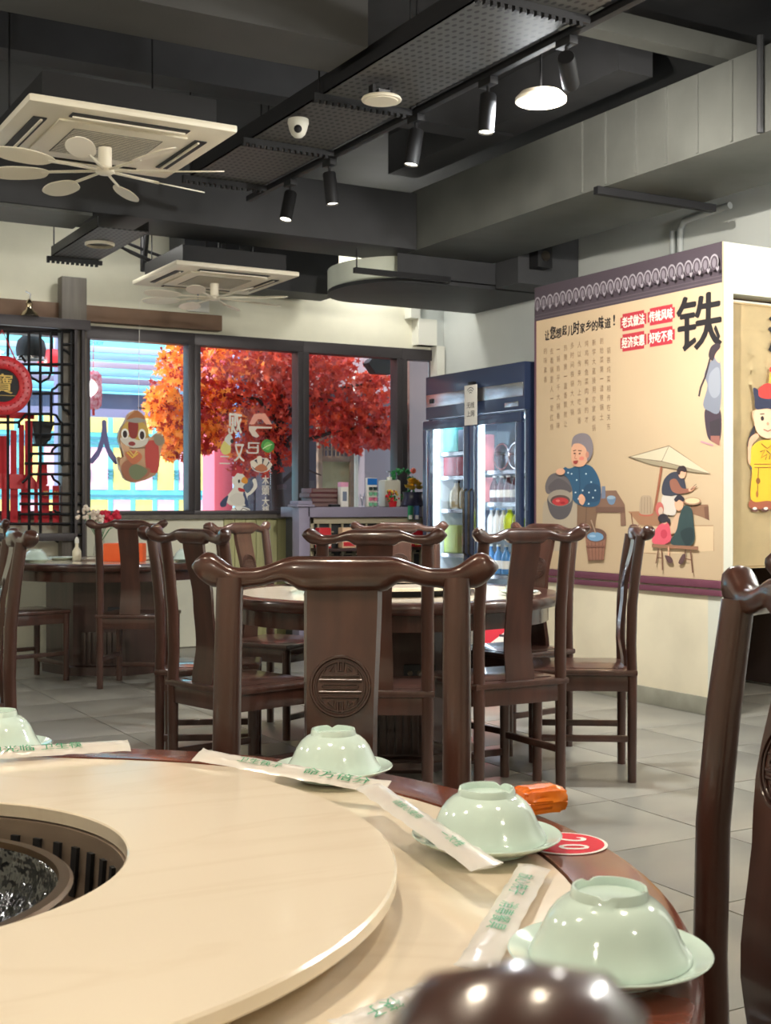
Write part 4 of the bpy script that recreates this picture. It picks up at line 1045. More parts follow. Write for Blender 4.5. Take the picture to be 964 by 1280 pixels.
# red maple behind the glass
mp_ = thing('maple_tree', 'red and orange leaved maple tree outside the middle windows', 'tree', (aty(350, 600, 11.25).x, 11.3, -.15))
MX_ = mp_.location.x
tk = MB()
tk.tube([(0, 0, 0), (.03, 0, 1.0), (-.02, 0, 1.7), (.05, 0, 2.4)], [.085, .07, .06, .04], 10)
rr = random.Random(11)
for i in range(14):
    a = rr.uniform(0, 2 * PI); z0 = rr.uniform(1.5, 2.3); L = rr.uniform(.7, 1.5)
    tk.tube([(0, 0, z0), (math.cos(a) * L * .5, math.sin(a) * .2, z0 + .2), (math.cos(a) * L, math.sin(a) * .35, z0 + rr.uniform(.1, .5))], [.028, .018, .006], 6)
tk.build('trunk', mat('dark_bark', (56, 42, 40), .9), mp_)
vs, fs, cs = [], [], []
def leaf(c, s, rgb):
    n = Vector((rr.gauss(0, 1), rr.gauss(-.6, .8), rr.gauss(.3, .8))).normalized(); q = n.to_track_quat('Z', 'Y'); a0 = rr.uniform(0, 2 * PI)
    b = len(vs); vs.append(tuple(c))
    for k in range(10):
        r = s * (1.0 if k % 2 == 0 else .42); a = a0 + k * PI / 5
        vs.append(tuple(c + q @ Vector((r * math.cos(a), r * math.sin(a), .12 * r))))
    for k in range(10): fs.append((b, b + 1 + k, b + 1 + (k + 1) % 10)); cs.append(rgb)
cl = []                                 # leaf clumps: px, py, radius in px
for px, py, R in ((215, 520, 26), (225, 480, 28), (230, 450, 26), (205, 500, 16), (222, 555, 22), (235, 540, 24), (262, 455, 34), (290, 445, 34), (275, 490, 36), (262, 510, 28), (310, 480, 40), (345, 470, 40), (340, 520, 38), (300, 540, 34),
                  (365, 500, 34), (350, 560, 30), (320, 575, 26), (400, 470, 34), (420, 500, 36), (405, 530, 32), (440, 520, 30), (455, 500, 30), (480, 510, 24), (470, 540, 24), (485, 545, 18), (430, 455, 20), (395, 445, 26), (470, 475, 14), (445, 550, 20), (260, 545, 24), (365, 450, 30), (330, 440, 30)):
    v = aty(px, py, 11.15); cl.append((v, R * .0071))
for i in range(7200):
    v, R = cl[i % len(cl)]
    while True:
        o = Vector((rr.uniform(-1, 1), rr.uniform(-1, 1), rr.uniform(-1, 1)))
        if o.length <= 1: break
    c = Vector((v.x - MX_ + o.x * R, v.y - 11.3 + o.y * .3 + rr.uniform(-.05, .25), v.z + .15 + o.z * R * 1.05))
    w = max(0, min(1, 1 - (c.x + MX_ - 3.7) / 1.5)) * .7 + rr.uniform(0, .4) + (.15 if o.z > .2 else 0)  # sunlit side and clump tops painted lighter in the leaf colours
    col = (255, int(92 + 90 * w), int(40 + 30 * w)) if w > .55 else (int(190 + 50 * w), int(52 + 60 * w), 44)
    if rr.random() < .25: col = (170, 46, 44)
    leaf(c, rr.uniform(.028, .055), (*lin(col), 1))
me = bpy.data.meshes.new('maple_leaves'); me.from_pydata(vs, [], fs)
ca = me.color_attributes.new('Col', 'FLOAT_COLOR', 'CORNER'); buf = []
for c_ in cs: buf += list(c_) * 3
ca.data.foreach_set('color', buf)
lm = bpy.data.materials.new('maple_leaf'); lm.use_nodes = True
nt = lm.node_tree; b = nt.nodes['Principled BSDF']; b.inputs['Roughness'].default_value = .5
a = nt.nodes.new('ShaderNodeAttribute'); a.attribute_name = 'Col'; nt.links.new(a.outputs['Color'], b.inputs['Base Color'])
tl = nt.nodes.new('ShaderNodeBsdfTranslucent'); nt.links.new(a.outputs['Color'], tl.inputs['Color']); mxs = nt.nodes.new('ShaderNodeMixShader'); mxs.inputs[0].default_value = .45
nt.links.new(b.outputs[0], mxs.inputs[1]); nt.links.new(tl.outputs[0], mxs.inputs[2]); nt.links.new(mxs.outputs[0], nt.nodes['Material Output'].inputs['Surface'])
tag(link('maple_leaves', me, lm, mp_), kind='stuff')
# ================================================================== MURAL
mu = thing('wall_mural', 'tan printed mural with a scalloped dark top border, folk figures and Chinese writing', 'mural', (MX, MY1, 0), -PI / 2)
MW = MY1 - MY0
MB().box(0, MW, -.012, 0, .76, 2.63).build('mural_board', mat('tan_printed_board', (196, 172, 140), .65, var=.03, scale=1.5), mu)
def mc(X, Y):                           # drawing coordinates on the board
    v = atx(660 + X / 3.856, 300 + Y / 3.856, MX - .012); return (MY1 - v.y, v.z)
def m7(X, Y): return mc(X, Y + 886.9)
def m5(X, Y): return mc(((640 + X / 2.667) - 660) * 3.856, ((280 + Y / 2.667) - 300) * 3.856)
S0 = [('p', (72, 62, 70), [(0, 2.405), (MW, 2.405), (MW, 2.63), (0, 2.63)]), ('p', (98, 66, 82), [(0, .76), (.022, .76), (.022, 2.405), (0, 2.405)]), ('p', (96, 86, 92), [(0, 2.418), (MW, 2.418), (MW, 2.424), (0, 2.424)]), ('p', (96, 86, 92), [(0, 2.440), (MW, 2.440), (MW, 2.444), (0, 2.444)])]
for i in range(25):
    c_ = .035 + i * (MW - .035) / 24.5
    S0 += [('e', (156, 150, 156), c_, 2.520, .0335, .044), ('e', (78, 68, 76), c_, 2.514, .027, .040), ('e', (124, 116, 124), c_, 2.515, .015, .027)]
for i in range(25):
    c_ = .035 + (i + .5) * (MW - .035) / 24.5
    S0 += [('b', (150, 143, 150), [(c_, 2.462), (c_ + .013, 2.482), (c_ + .008, 2.490), (c_, 2.483), (c_ - .008, 2.490), (c_ - .013, 2.482)])]
art('printed_border', S0, mu, -.0125)
def Q(shapes, f): return [(s[0], s[1], [f(*p) for p in s[2]]) if s[0] in 'bp' else ((s[0], s[1], (Vector(f(s[3][0][0], s[3][0][1] + s[2])) - Vector(f(*s[3][0]))).length, [f(*p) for p in s[3]]) if s[0] == 'l' else
                          (s[0], s[1], *f(s[2], s[3]), abs(f(s[2] + s[4], s[3])[0] - f(s[2], s[3])[0]), abs(f(s[2], s[3] + s[5])[1] - f(s[2], s[3])[1]))) for s in shapes]
SK = (226, 172, 140)
art('printed_cook', Q([
    ('b', (184, 168, 146), [(75, 390), (120, 375), (240, 385), (246, 480), (240, 600), (200, 612), (100, 605), (76, 560)]),
    ('b', (112, 104, 104), [(85, 290), (110, 245), (165, 235), (205, 265), (215, 320), (180, 338), (120, 338), (90, 332)]), ('b', (96, 88, 90), [(100, 300), (150, 262), (205, 300), (200, 330), (120, 330)]),
    ('b', (96, 90, 92), [(98, 350), (155, 330), (215, 350), (208, 420), (178, 456), (132, 456), (103, 415)]), ('e', (164, 152, 136), 156, 356, 60, 40), ('e', (100, 76, 70), 157, 368, 48, 26), ('e', (196, 62, 64), 158, 374, 40, 20),
    ('e', (222, 120, 108), 146, 370, 10, 6), ('e', (168, 44, 50), 170, 380, 12, 6),
    ('p', (132, 102, 80), [(240, 380), (345, 385), (330, 470), (325, 520), (282, 545), (238, 545)]), ('l', (104, 78, 62), 5, [(285, 400), (280, 540)]),
    ('p', (134, 102, 84), [(330, 392), (362, 322), (428, 320), (470, 388), (476, 490), (450, 490), (448, 427), (330, 427)]), ('p', (116, 86, 72), [(330, 400), (470, 400), (470, 427), (330, 427)]),
    ('p', (116, 126, 146), [(360, 300), (376, 300), (378, 358), (356, 360)]), ('b', (110, 134, 160), [(385, 352), (425, 352), (418, 385), (395, 385)]), ('e', (150, 172, 190), 405, 354, 20, 9),
    ('b', (52, 90, 120), [(205, 215), (260, 195), (310, 205), (345, 260), (356, 330), (342, 390), (280, 398), (225, 372), (216, 310), (200, 268), (170, 232), (182, 208)]),
    ('b', (44, 76, 104), [(290, 290), (350, 300), (345, 370), (270, 370), (262, 345)]), ('l', (36, 62, 88), 4, [(250, 205), (255, 290), (250, 380)])] +
    [('e', (214, 226, 230), x, y, 4, 4) for x, y in ((215, 240), (240, 270), (285, 240), (310, 280), (330, 320), (300, 330), (235, 330), (270, 320), (320, 355), (200, 235), (250, 360), (300, 385))] + [
    ('e', SK, 164, 230, 22, 16), ('b', SK, [(252, 350), (268, 338), (284, 362), (272, 390), (256, 380)]),
    ('b', SK, [(218, 112), (238, 85), (288, 88), (298, 150), (280, 198), (242, 206), (219, 186)]), ('b', (136, 126, 130), [(218, 112), (226, 64), (265, 44), (305, 58), (322, 108), (313, 158), (294, 178), (289, 122), (262, 96), (230, 96)]),
    ('e', (204, 140, 116), 294, 148, 8, 16), ('l', (90, 60, 50), 4, [(226, 130), (240, 126)]), ('l', (90, 60, 50), 4, [(250, 128), (268, 130)]), ('e', (50, 36, 32), 233, 142, 5, 3), ('e', (50, 36, 32), 258, 143, 5, 3), ('l', (186, 110, 92), 4, [(240, 140), (234, 165), (244, 168)]), ('b', (170, 70, 62), [(228, 180), (250, 176), (246, 190), (234, 192)]), ('e', (234, 140, 122), 268, 166, 12, 9),
    ('p', (154, 108, 88), [(285, 532), (389, 532), (375, 655), (300, 658)]), ('e', (112, 82, 70), 337, 536, 52, 34), ('e', (116, 156, 190), 335, 543, 40, 22), ('e', (160, 190, 214), 322, 540, 16, 6)] +
    [('l', (112, 74, 60), 4, [(300 + 18 * i, 570), (308 + 15 * i, 655)]) for i in range(5)] + [('l', (128, 86, 70), 8, [(292, 590), (382, 590)]), ('l', (176, 150, 126), 8, [(338, 525), (316, 462)])], m7), mu, -.0125)
DK = (52, 48, 56)
art('printed_stall', Q([
    ('p', (212, 186, 150), [(545, 490), (895, 490), (897, 610), (720, 624), (540, 620)]), ('l', (150, 110, 80), 3, [(545, 490), (895, 490), (897, 612)]), ('l', (150, 110, 80), 3, [(545, 490), (540, 620), (620, 625)]),
    ('p', (142, 106, 82), [(785, 390), (870, 388), (876, 465), (850, 452), (790, 432)]), ('p', (118, 84, 66), [(850, 400), (872, 395), (876, 465), (856, 455)]),
    ('p', (166, 122, 92), [(485, 422), (640, 418), (660, 492), (540, 486)]), ('l', (122, 82, 60), 8, [(500, 430), (515, 540), (508, 610)]), ('l', (122, 82, 60), 8, [(536, 486), (538, 620)]), ('l', (122, 82, 60), 10, [(500, 545), (552, 545)]), ('l', (122, 82, 60), 6, [(510, 550), (506, 600)]), ('l', (122, 82, 60), 6, [(545, 550), (548, 620)]),
    ('e', (190, 104, 84), 573, 436, 36, 9), ('b', (178, 156, 130), [(540, 405), (548, 352), (573, 344), (598, 352), (607, 405), (598, 434), (548, 434)])] + [('l', (140, 116, 96), 3, [(552 + 14 * i, 352), (550 + 15 * i, 430)]) for i in range(4)] + [
    ('l', (156, 96, 70), 16, [(652, 178), (632, 310), (614, 420)]), ('p', (206, 194, 166), [(490, 160), (685, 105), (885, 240), (650, 180)]), ('p', (160, 146, 120), [(490, 160), (650, 180), (885, 240), (800, 232), (690, 212), (600, 196)]), ('l', (110, 92, 74), 3, [(490, 160), (685, 105), (885, 240), (650, 180), (490, 160)]), ('l', (110, 92, 74), 3, [(685, 105), (650, 180)]),
    ('b', (210, 200, 188), [(655, 345), (700, 350), (722, 345), (718, 430), (690, 440), (652, 420)]), ('b', (62, 64, 76), [(652, 335), (660, 272), (700, 233), (745, 240), (768, 310), (740, 336), (690, 346)]), ('b', (150, 98, 80), [(690, 275), (720, 266), (748, 308), (785, 312), (785, 328), (735, 336), (700, 322)]), ('b', SK, [(780, 314), (805, 300), (812, 306), (790, 326)]), ('l', (96, 70, 56), 3, [(790, 316), (818, 290)]), ('l', (96, 70, 56), 3, [(792, 318), (822, 300)]),
    ('e', SK, 750, 236, 19, 27), ('b', (56, 44, 46), [(724, 232), (734, 206), (760, 202), (773, 222), (764, 232), (745, 228), (738, 245)]),
    ('e', (196, 104, 96), 642, 410, 20, 34), ('e', (206, 180, 160), 648, 420, 12, 20), ('e', (166, 130, 104), 800, 372, 42, 19), ('e', (222, 196, 156), 800, 370, 36, 14),
    ('b', (208, 172, 142), [(692, 500), (720, 440), (745, 432), (752, 470), (735, 512), (696, 530)]), ('b', (56, 74, 74), [(697, 560), (725, 510), (740, 440), (765, 392), (798, 412), (806, 470), (812, 552), (790, 588), (740, 585), (705, 582)]), ('b', (44, 58, 60), [(745, 520), (800, 500), (806, 560), (770, 585)]),
    ('e', SK, 737, 384, 22, 34), ('b', DK, [(714, 362), (738, 340), (763, 358), (757, 374), (738, 366), (724, 376)]),
    ('b', (216, 90, 106), [(608, 552), (638, 490), (684, 478), (697, 520), (697, 562), (655, 584), (616, 576)]), ('e', (196, 66, 84), 665, 530, 16, 22), ('e', SK, 668, 470, 14, 12), ('e', (54, 48, 54), 662, 455, 26, 22), ('e', (54, 48, 54), 690, 466, 7, 12),
    ('l', (150, 108, 84), 16, [(608, 586), (832, 598)]), ('l', (120, 82, 64), 8, [(640, 600), (628, 672)]), ('l', (120, 82, 64), 9, [(656, 602), (660, 704)]), ('l', (120, 82, 64), 7, [(772, 604), (762, 660)]), ('l', (120, 82, 64), 9, [(795, 606), (806, 716)]), ('l', (120, 82, 64), 5, [(635, 645), (660, 645)]), ('l', (120, 82, 64), 5, [(768, 648), (800, 655)]),
    ('l', SK, 8, [(690, 590), (690, 640)]), ('b', (92, 66, 66), [(672, 634), (700, 640), (712, 664), (690, 668)]), ('b', (92, 66, 66), [(738, 668), (758, 628), (772, 634), (758, 672)])], m7), mu, -.0125)
XE = 694
art('printed_walker', Q([
    ('b', (70, 56, 66), [(645, 618), (XE, 618), (XE, 722), (662, 722), (648, 690)]), ('b', (124, 128, 140), [(642, 500), (668, 452), (XE, 452), (XE, 620), (655, 622), (638, 602), (652, 540)]), ('b', (146, 150, 160), [(660, 500), (690, 480), (XE, 560), (672, 580), (656, 550)]),
    ('b', SK, [(672, 420), (XE, 408), (XE, 460), (680, 452)]), ('b', (60, 50, 56), [(656, 440), (664, 410), (682, 398), (XE, 402), (XE, 414), (680, 432), (670, 456)]), ('l', (60, 50, 56), 8, [(662, 446), (645, 510), (630, 545), (624, 575)]),
    ('p', (60, 52, 58), [(660, 660), (XE, 648), (XE, 706), (664, 706)]), ('p', (150, 98, 88), [(664, 706), (XE, 706), (XE, 738), (690, 738), (664, 722)]), ('l', (190, 140, 150), 6, [(630, 725), (672, 738)])], m5), mu, -.0125)
# lettering on the mural
def fit(x0, x1, yc, hpx, f=mc):
    a, b_ = f(x0, yc), f(x1, yc); return ((a[0] + b_[0]) / 2, b_[0] - a[0], abs(f((x0 + x1) / 2, yc - hpx / 2)[1] - f((x0 + x1) / 2, yc + hpx / 2)[1]))
BRUSH = mat('brush_ink', (38, 34, 36), .6)
a, b_ = mc(80, 460), mc(432, 388)
hl = '让您想起儿时家乡的味道!'
its = []
for i, ch in enumerate(hl):
    u = (i + .5) / len(hl); k = .8 if i % 3 == 0 else 1.0
    its.append((ch, a[0] + (b_[0] - a[0]) * u, a[1] + (b_[1] - a[1]) * u + (.006 if i % 2 else -.004), (.062 if ch != '!' else .016) * (b_[0] - a[0]) / (.066 * 12) * k, .075 * (1.1 if i % 4 == 1 else .85), .03))
lettering('brush_headline', its, BRUSH, mu, -.0135)
CRM = mat('seal_cream', (240, 224, 208), .6)
rd = mat('seal_red', (178, 52, 64), .6)
its = []
for (x0, x1, y, s) in ((446, 571, 390, '老式做法'), (577, 708, 362, '传统风味'), (446, 571, 489, '经济实惠'), (577, 708, 466, '好吃不贵')):
    cx, w, h = fit(x0, x1, y, 84); cz = mc((x0 + x1) / 2, y)[1]
    m = MB(); m.box(cx - w / 2, cx + w / 2, -.0132, -.0122, cz - h / 2, cz + h / 2)
    bmesh.ops.bevel(m.bm, geom=[e for e in m.bm.edges if abs((e.verts[0].co - e.verts[1].co).y) > .0005], offset=.02, segments=4, affect='EDGES')
    SEAL = m.build('red_seal', rd, mu)
    its.append((s, cx, cz, w * .86, h * .62, .03))
    lettering('seal_lettering', its[-1:], CRM, SEAL, -.0138)
cx, w, h = fit(722, 880, 400, 262); cx2, w2, h2 = fit(903, 936, 440, 70)
lettering('large_brush_character', [('铁', cx + .04, mc(820, 396)[1], w + .09, h, .02), ('、', cx2 - .012, mc(915, 446)[1], w2 * .8, h2, .05)], BRUSH, mu, -.0135)
cols = ((750, 135, '锅铁炖菜相传在关东'), (685, 45, '封始菜第一道铁锅土'), (613, 60, '新学大直接用农家柴锅'), (545, 70, '炖鸡鸭鱼菜肉者的才'), (478, 80, '人以传来为上吃饭香'), (412, 90, '多时间铁锅大大锅'), (350, 110, '热腾腾一直香飘就让'), (283, 125, '一锅热乎千大锅香味'), (222, 140, '去看锅里人一定红烧'), (163, 140, '的味真香'))
m = mat('faded_ink', (138, 112, 90), .6)
for X, Y, s in cols:
    its = []
    for i, ch in enumerate(s):
        v = atx(660 + X / 7.415, 420 + (Y + i * 88) / 7.415, MX - .012)
        its.append((ch, MY1 - v.y, v.z, .034, .040, .0))
    lettering('printed_lettering', its, m, mu, -.0135)

# ================================================================== DOOR CURTAIN
CY = MY0 + .05
cvx0, cvx1, cvz0, cvz1 = 5.195, 6.15, .82, 2.315
ct = thing('door_curtain', 'yellowish cloth door curtain printed with a boy in a yellow robe', 'curtain', (cvx0, CY, 0))
fab = mat('beige_cloth', (234, 210, 162), .85, var=.07, scale=5, bump=.05)
CWd = cvx1 - cvx0
m = MB(); N = 40; fr = []
def fold(u): return .006 * math.sin(u * 9) + .004 * math.sin(u * 23 + 1)
for i in range(N + 1):
    u = CWd * i / N
    fr.append([m.bm.verts.new((u, fold(u) * (0.2 + 0.8 * (1 - j / 6)), cvz0 + (cvz1 - cvz0) * j / 6)) for j in range(7)])
for a, b_ in zip(fr, fr[1:]):
    for j in range(6): m.bm.faces.new((a[j], b_[j], b_[j + 1], a[j + 1]))
bmesh.ops.solidify(m.bm, geom=m.bm.faces[:], thickness=.002)
m.build('cloth', fab, ct)
MB().tube([(-.002, .02, cvz1 + .006), (CWd, .02, cvz1 + .006)], .01, 8).build('curtain_rod', WHITE, ct)
def ccv(X, Y):
    v = aty(860 + X / 3.368, 360 + Y / 3.368, CY); return (v.x - cvx0, v.z)
def mir(pts, c=326): return [(2 * c - x, y) for x, y in pts][::-1]
YL = (234, 182, 46)
art('printed_boy', Q([
    ('b', DK, [(262, 600), (278, 580), (272, 640), (258, 672), (244, 660)]), ('p', (60, 84, 140), [(258, 700), (272, 690), (276, 780), (258, 760)]),
    ('b', (160, 88, 62), [(262, 890), (326, 890), (392, 890), (392, 928), (262, 928)]), ('e', (96, 60, 50), 276, 934, 16, 8), ('e', (240, 232, 220), 276, 928, 9, 6), ('e', (96, 60, 50), 318, 934, 16, 8), ('e', (240, 232, 220), 322, 928, 9, 6),
    ('b', YL, [(250, 690), (284, 650), (326, 640), (372, 650), (404, 700), (398, 740), (392, 770), (394, 890), (326, 896), (260, 890), (264, 770), (252, 735)]), ('b', SK, [(250, 640), (282, 612), (290, 628), (262, 664), (256, 740), (246, 720)]),
    ('l', (150, 100, 30), 4, [(272, 742), (388, 742)]), ('l', (150, 100, 30), 4, [(272, 756), (388, 756)]), ('l', (120, 84, 40), 4, [(290, 756), (286, 860)]), ('e', (140, 90, 40), 288, 812, 9, 13), ('e', (170, 110, 50), 284, 868, 5, 14), ('l', (120, 90, 40), 5, [(296, 690), (316, 682), (300, 716), (326, 700), (318, 724)]), ('l', (120, 90, 40), 5, [(322, 684), (340, 700), (334, 722)]), ('l', (150, 100, 30), 4, [(300, 655), (326, 676), (354, 655)]),
    ('e', SK, 270, 536, 8, 20), ('e', SK, 382, 536, 8, 20), ('b', (238, 196, 164), [(273, 515), (326, 505), (379, 515), (381, 580), (360, 618), (326, 634), (292, 618), (272, 580)]),
    ('e', (46, 36, 36), 304, 550, 7, 10), ('e', (46, 36, 36), 348, 550, 7, 10), ('l', (80, 56, 48), 4, [(294, 532), (312, 530)]), ('l', (80, 56, 48), 4, [(340, 530), (358, 532)]), ('e', (226, 150, 120), 326, 572, 5, 7), ('l', (150, 70, 60), 4, [(308, 596), (326, 604), (344, 596)]),
    ('b', (206, 60, 54), [(282, 455), (292, 420), (326, 402), (360, 420), (372, 455), (326, 475)]), ('b', (44, 48, 74), [(264, 424), (284, 430), (290, 458), (326, 468), (362, 458), (368, 430), (388, 424), (384, 490), (376, 520), (326, 508), (276, 510), (270, 470)]),
    ('e', (200, 60, 50), 340, 345, 9, 11), ('p', (214, 170, 70), [(332, 358), (348, 358), (352, 402), (328, 402)])], ccv), ct, -.010)
zed = [(.012, cvz0 + .012), (CWd - .012, cvz0 + .012), (CWd - .012, cvz1 - .012), (.012, cvz1 - .012), (.012, cvz0 + .012)]
art('printed_border', [('l', (150, 108, 68), .004, zed)], ct, -.0095)
v = aty(975, 420, CY)
lettering('brush_character', [('酒', v.x - cvx0, v.z, .20, .20, .04)], BRUSH, ct, -.0105)
kc = thing('kitchen_cupboard', 'dark brown cupboard in the doorway behind the curtain', 'cupboard', (5.3, 6.25, 0))
MB().box(0, 1.05, 0, .28, 0.06, 1.2, bev=.006).build('cupboard_body', WOOD_D, kc)
for i in range(2):
    dd = MB().box(.03 + .5 * i, .51 + .5 * i, -.018, -.001, .1, 1.16, bev=.004).build('cupboard_door', WOOD_D, kc)
    MB().tube([(.46 + .10 * i, -.03, .6), (.46 + .10 * i, -.03, .75)], .006, 6).build('handle', STEEL_D, dd)
MB().box(.02, 1.03, .02, .26, 0, .059).build('plinth', BLACK, kc)

# ================================================================== DRINKS FRIDGE
FX, FY, FWD, FD = 5.35, 8.73, 1.34, .70
fg = thing('drinks_fridge', 'tall navy two-door glass drinks fridge lit from inside, by the mural', 'fridge', (FX, FY, 0), -PI / 2)
MB().box(0, FWD, 0.0, FD, 1.86, 2.20, bev=.006).build('header', FRIDGE, fg)
MB().box(0, .035, .035, FD, .0, 1.859).box(FWD - .035, FWD, .035, FD, .0, 1.859).box(.0351, FWD - .0351, FD - .03, FD, 0, 1.859).build('cabinet_shell', FRIDGE, fg)
MB().box(.0352, FWD - .0352, .036, FD - .031, 0.02, .22).build('plinth', BLACK, fg)
MB().box(.0352, FWD - .0352, FD - .045, FD - .0305, .2205, 1.858).build('back_liner', FRIDGE_IN, fg)
MB().box(.0352, .05, .04, FD - .046, .221, 1.858).box(FWD - .05, FWD - .0352, .04, FD - .046, .221, 1.858).box(.0501, FWD - .0501, .04, FD - .046, 1.84, 1.8585).build('side_liner', FRIDGE_IN, fg)
MB().box(.645, .695, .037, .075, .221, 1.839).build('mid_post', FRIDGE_IN, fg)
for x in (.06, .705): MB().box(x, x + .022, .045, .075, .24, 1.82, bev=.004).build('led_strip', LED, fg)
for x0 in (.085, .735): MB().box(x0, x0 + .50, .06, .085, 1.805, 1.825).build('led_strip', LED, fg)
for (a, b_) in ((.02, .60), (.72, FWD - .01)):
    MB().box(a, b_, -.008, -.0005, 1.955, 2.055, bev=.002).build('steel_band', STEEL, fg)
MB().box(.075, .135, -.013, -.0085, 1.985, 2.02, bev=.002).build('controller_display', BLACK, fg)
bd = MB().box(1.10, 1.27, -.006, -.0005, 1.885, 1.92, bev=.002).build('badge', STEEL, fg)
def door(x0, x1, hx):
    d = MB().box(x0, x1, -.03, .0, 1.775, 1.845, bev=.006).box(x0, x1, -.03, .0, .225, .285, bev=.006).box(x0, x0 + .06, -.03, .0, .2855, 1.7745, bev=.006).box(x1 - .06, x1, -.03, .0, .2855, 1.7745, bev=.006).build('door', FRIDGE, fg)
    MB().box(x0 + .055, x1 - .055, -.018, -.010, .28, 1.78).build('pane', GLASS, d)
    MB().box(x0 + .059, x0 + .067, -.032, -.019, .285, 1.775).box(x1 - .067, x1 - .059, -.032, -.019, .285, 1.775).build('bright_trim', STEEL, d)
    MB().tube([(hx, -.03, .8), (hx, -.055, .82), (hx, -.055, 1.28), (hx, -.03, 1.3)], .009, 8).build('handle', STEEL_D, d)
door(.002, .663, .635); door(.677, FWD - .002, .705)
shz = {0: (1.60, 1.41, 1.15, .80, .50, .25), 1: (1.44, 1.20, .95, .66, .42, .25)}
for k, (x0, x1) in enumerate(((.052, .485), (.505, FWD - .052))):
    for z in shz[k]:
        m = MB().box(x0, x1, .10, .112, z - .03, z - .002).box(x0, x1, FD - .07, FD - .055, z - .015, z - .002)
        for i in range(14): m.box(x0 + .01 + i * (x1 - x0 - .02) / 13 - .002, x0 + .01 + i * (x1 - x0 - .02) / 13 + .002, .112, FD - .056, z - .006, z - .002)
        m.build('wire_shelf', STEEL, fg)
def fr(lx, ly, z): return (FX + ly, FY - lx, z)
def bottle(lx, ly, z, h, r, body, cap, label, name='drink_bottle', cat='bottle', lab_m=None, g='bottles in the drinks fridge'):
    t = thing(name, label, cat, fr(lx, ly, z), 0, g)
    MB().lathe([(0, 0), (r * .9, 0), (r, .008), (r, h * .55), (r * .8, h * .68), (r * .38, h * .82), (r * .36, h * .93), (0, h * .93)], 16).build('bottle_body', body, t)
    MB().lathe([(0, h * .931), (r * .45, h * .931), (r * .45, h), (0, h)], 12).build('cap', cap, t)
    if lab_m: MB().lathe([(r + .0008, h * .18), (r + .0012, h * .18), (r + .0012, h * .46), (r + .0008, h * .46)], 16, close=True).build('paper_label', lab_m, t)
YG = mat('yellow_green_drink', (206, 226, 40), .2, coat=.5); DKB = mat('dark_red_drink', (92, 46, 56), .2, coat=.5); BLU = mat('blue_drink', (60, 130, 190), .2, coat=.5); WHB = mat('white_drink', (226, 226, 222), .4); CAPW = mat('white_cap', (236, 238, 236), .5)
AMB = mat('amber_jar', (176, 160, 120), .3, coat=.4); OR2 = mat('orange_label', (236, 90, 56), .5)
for i, lx in enumerate((.92, 1.03)): bottle(lx, .17, .952, .212, .05, YG, CAPW, ('yellow-green drink bottle in the fridge, further from the mural', 'yellow-green drink bottle in the fridge, closest to the mural')[i])
for i, lx in enumerate((.665, .745, .825)): bottle(lx, .18, .952, .205, .036, WHB, BLU, 'pale bottle in the lit fridge, beside the yellow-green drinks, %s of three' % ('innermost', 'middle', 'outermost')[i])
for i, lx in enumerate((.69, .78, .87, .96)): bottle(lx, .19, 1.202, .20, .036, DKB, CAPW, 'dark red drink bottle above the yellow-green drinks, %s from the light strip' % ('first', 'second', 'third', 'fourth')[i], lab_m=WHITEP)
for i, lx in enumerate((.66, .76, .86, .96)): bottle(lx, .18, .662, .22, .038, BLU, CAPW, 'blue drink bottle low in the fridge, %s from the light strip' % ('first', 'second', 'third', 'fourth')[i], lab_m=WHITEP)
for i, lx in enumerate((.18, .32)): bottle(lx, .18, 1.152, .22, .058, AMB, BLACK, ('amber jar on the middle fridge shelf, nearer the counter', 'amber jar on the middle fridge shelf, nearer the fridge middle')[i], 'food_jar', 'jar')
bottle(.35, .19, .802, .30, .06, WHB, OR2, 'big white bottle with an orange label in the fridge, behind the counter-side door', lab_m=OR2)
bottle(.28, .2, .502, .24, .045, DKB, CAPW, 'dark bottle low behind the counter-side fridge door', lab_m=WHITEP)
def pack(lx, ly, z, w, d, h, m_, label, name='food_pack', g='packs in the drinks fridge', m2=None):
    d = min(d, .12); ly = .125 + d / 2
    t = thing(name, label, 'package', fr(lx, ly, z), -PI / 2, g)
    MB().box(-w / 2, w / 2, -d / 2, d / 2, 0, h, bev=.012).build('pack_body', m_, t)
    MB().box(-w * .38, w * .38, -d / 2 - .003, -d / 2 - .0005, h * .2, h * .7).build('printed_panel', m2 or WHITEP, t)
PKR = mat('crimson_pack', (168, 40, 58), .35); CY_ = mat('turquoise_pack', (110, 214, 208), .35); PKK = mat('pink_pack', (244, 150, 156), .4); GRB = mat('green_yellow_pack', (160, 176, 90), .5); GRY = mat('grey_pack', (120, 130, 150), .5)
pack(.15, .2, 1.412, .17, .2, .15, PKR, 'crimson food pack on the upper shelf, nearer the counter', m2=PKR)
pack(.34, .2, 1.412, .17, .2, .15, PKR, 'crimson food pack on the upper shelf, nearer the fridge middle', m2=PKR)
pack(.155, .22, 1.602, .18, .18, .19, CY_, 'turquoise pack on the top fridge shelf', m2=CY_)
pack(.36, .22, 1.602, .17, .18, .17, GRY, 'greyish pack beside the turquoise one on the top fridge shelf', m2=GRY)
pack(.17, .2, .802, .2, .2, .22, GRB, 'green and yellow pack beside the big white bottle in the fridge', m2=GRB)
for i, (lx, z, h, m_, lab) in enumerate(((.565, 1.442, .28, PKK, 'pink pack standing by the light strip on the upper fridge shelf'), (.565, 1.202, .19, PKK, 'pink pack by the light strip above the yellow-green drinks'), (.565, .952, .21, GRY, 'grey-blue pack by the light strip beside the pale bottles'))):
    pack(lx, .3, z, .10, .12, h, m_, lab, m2=m_)
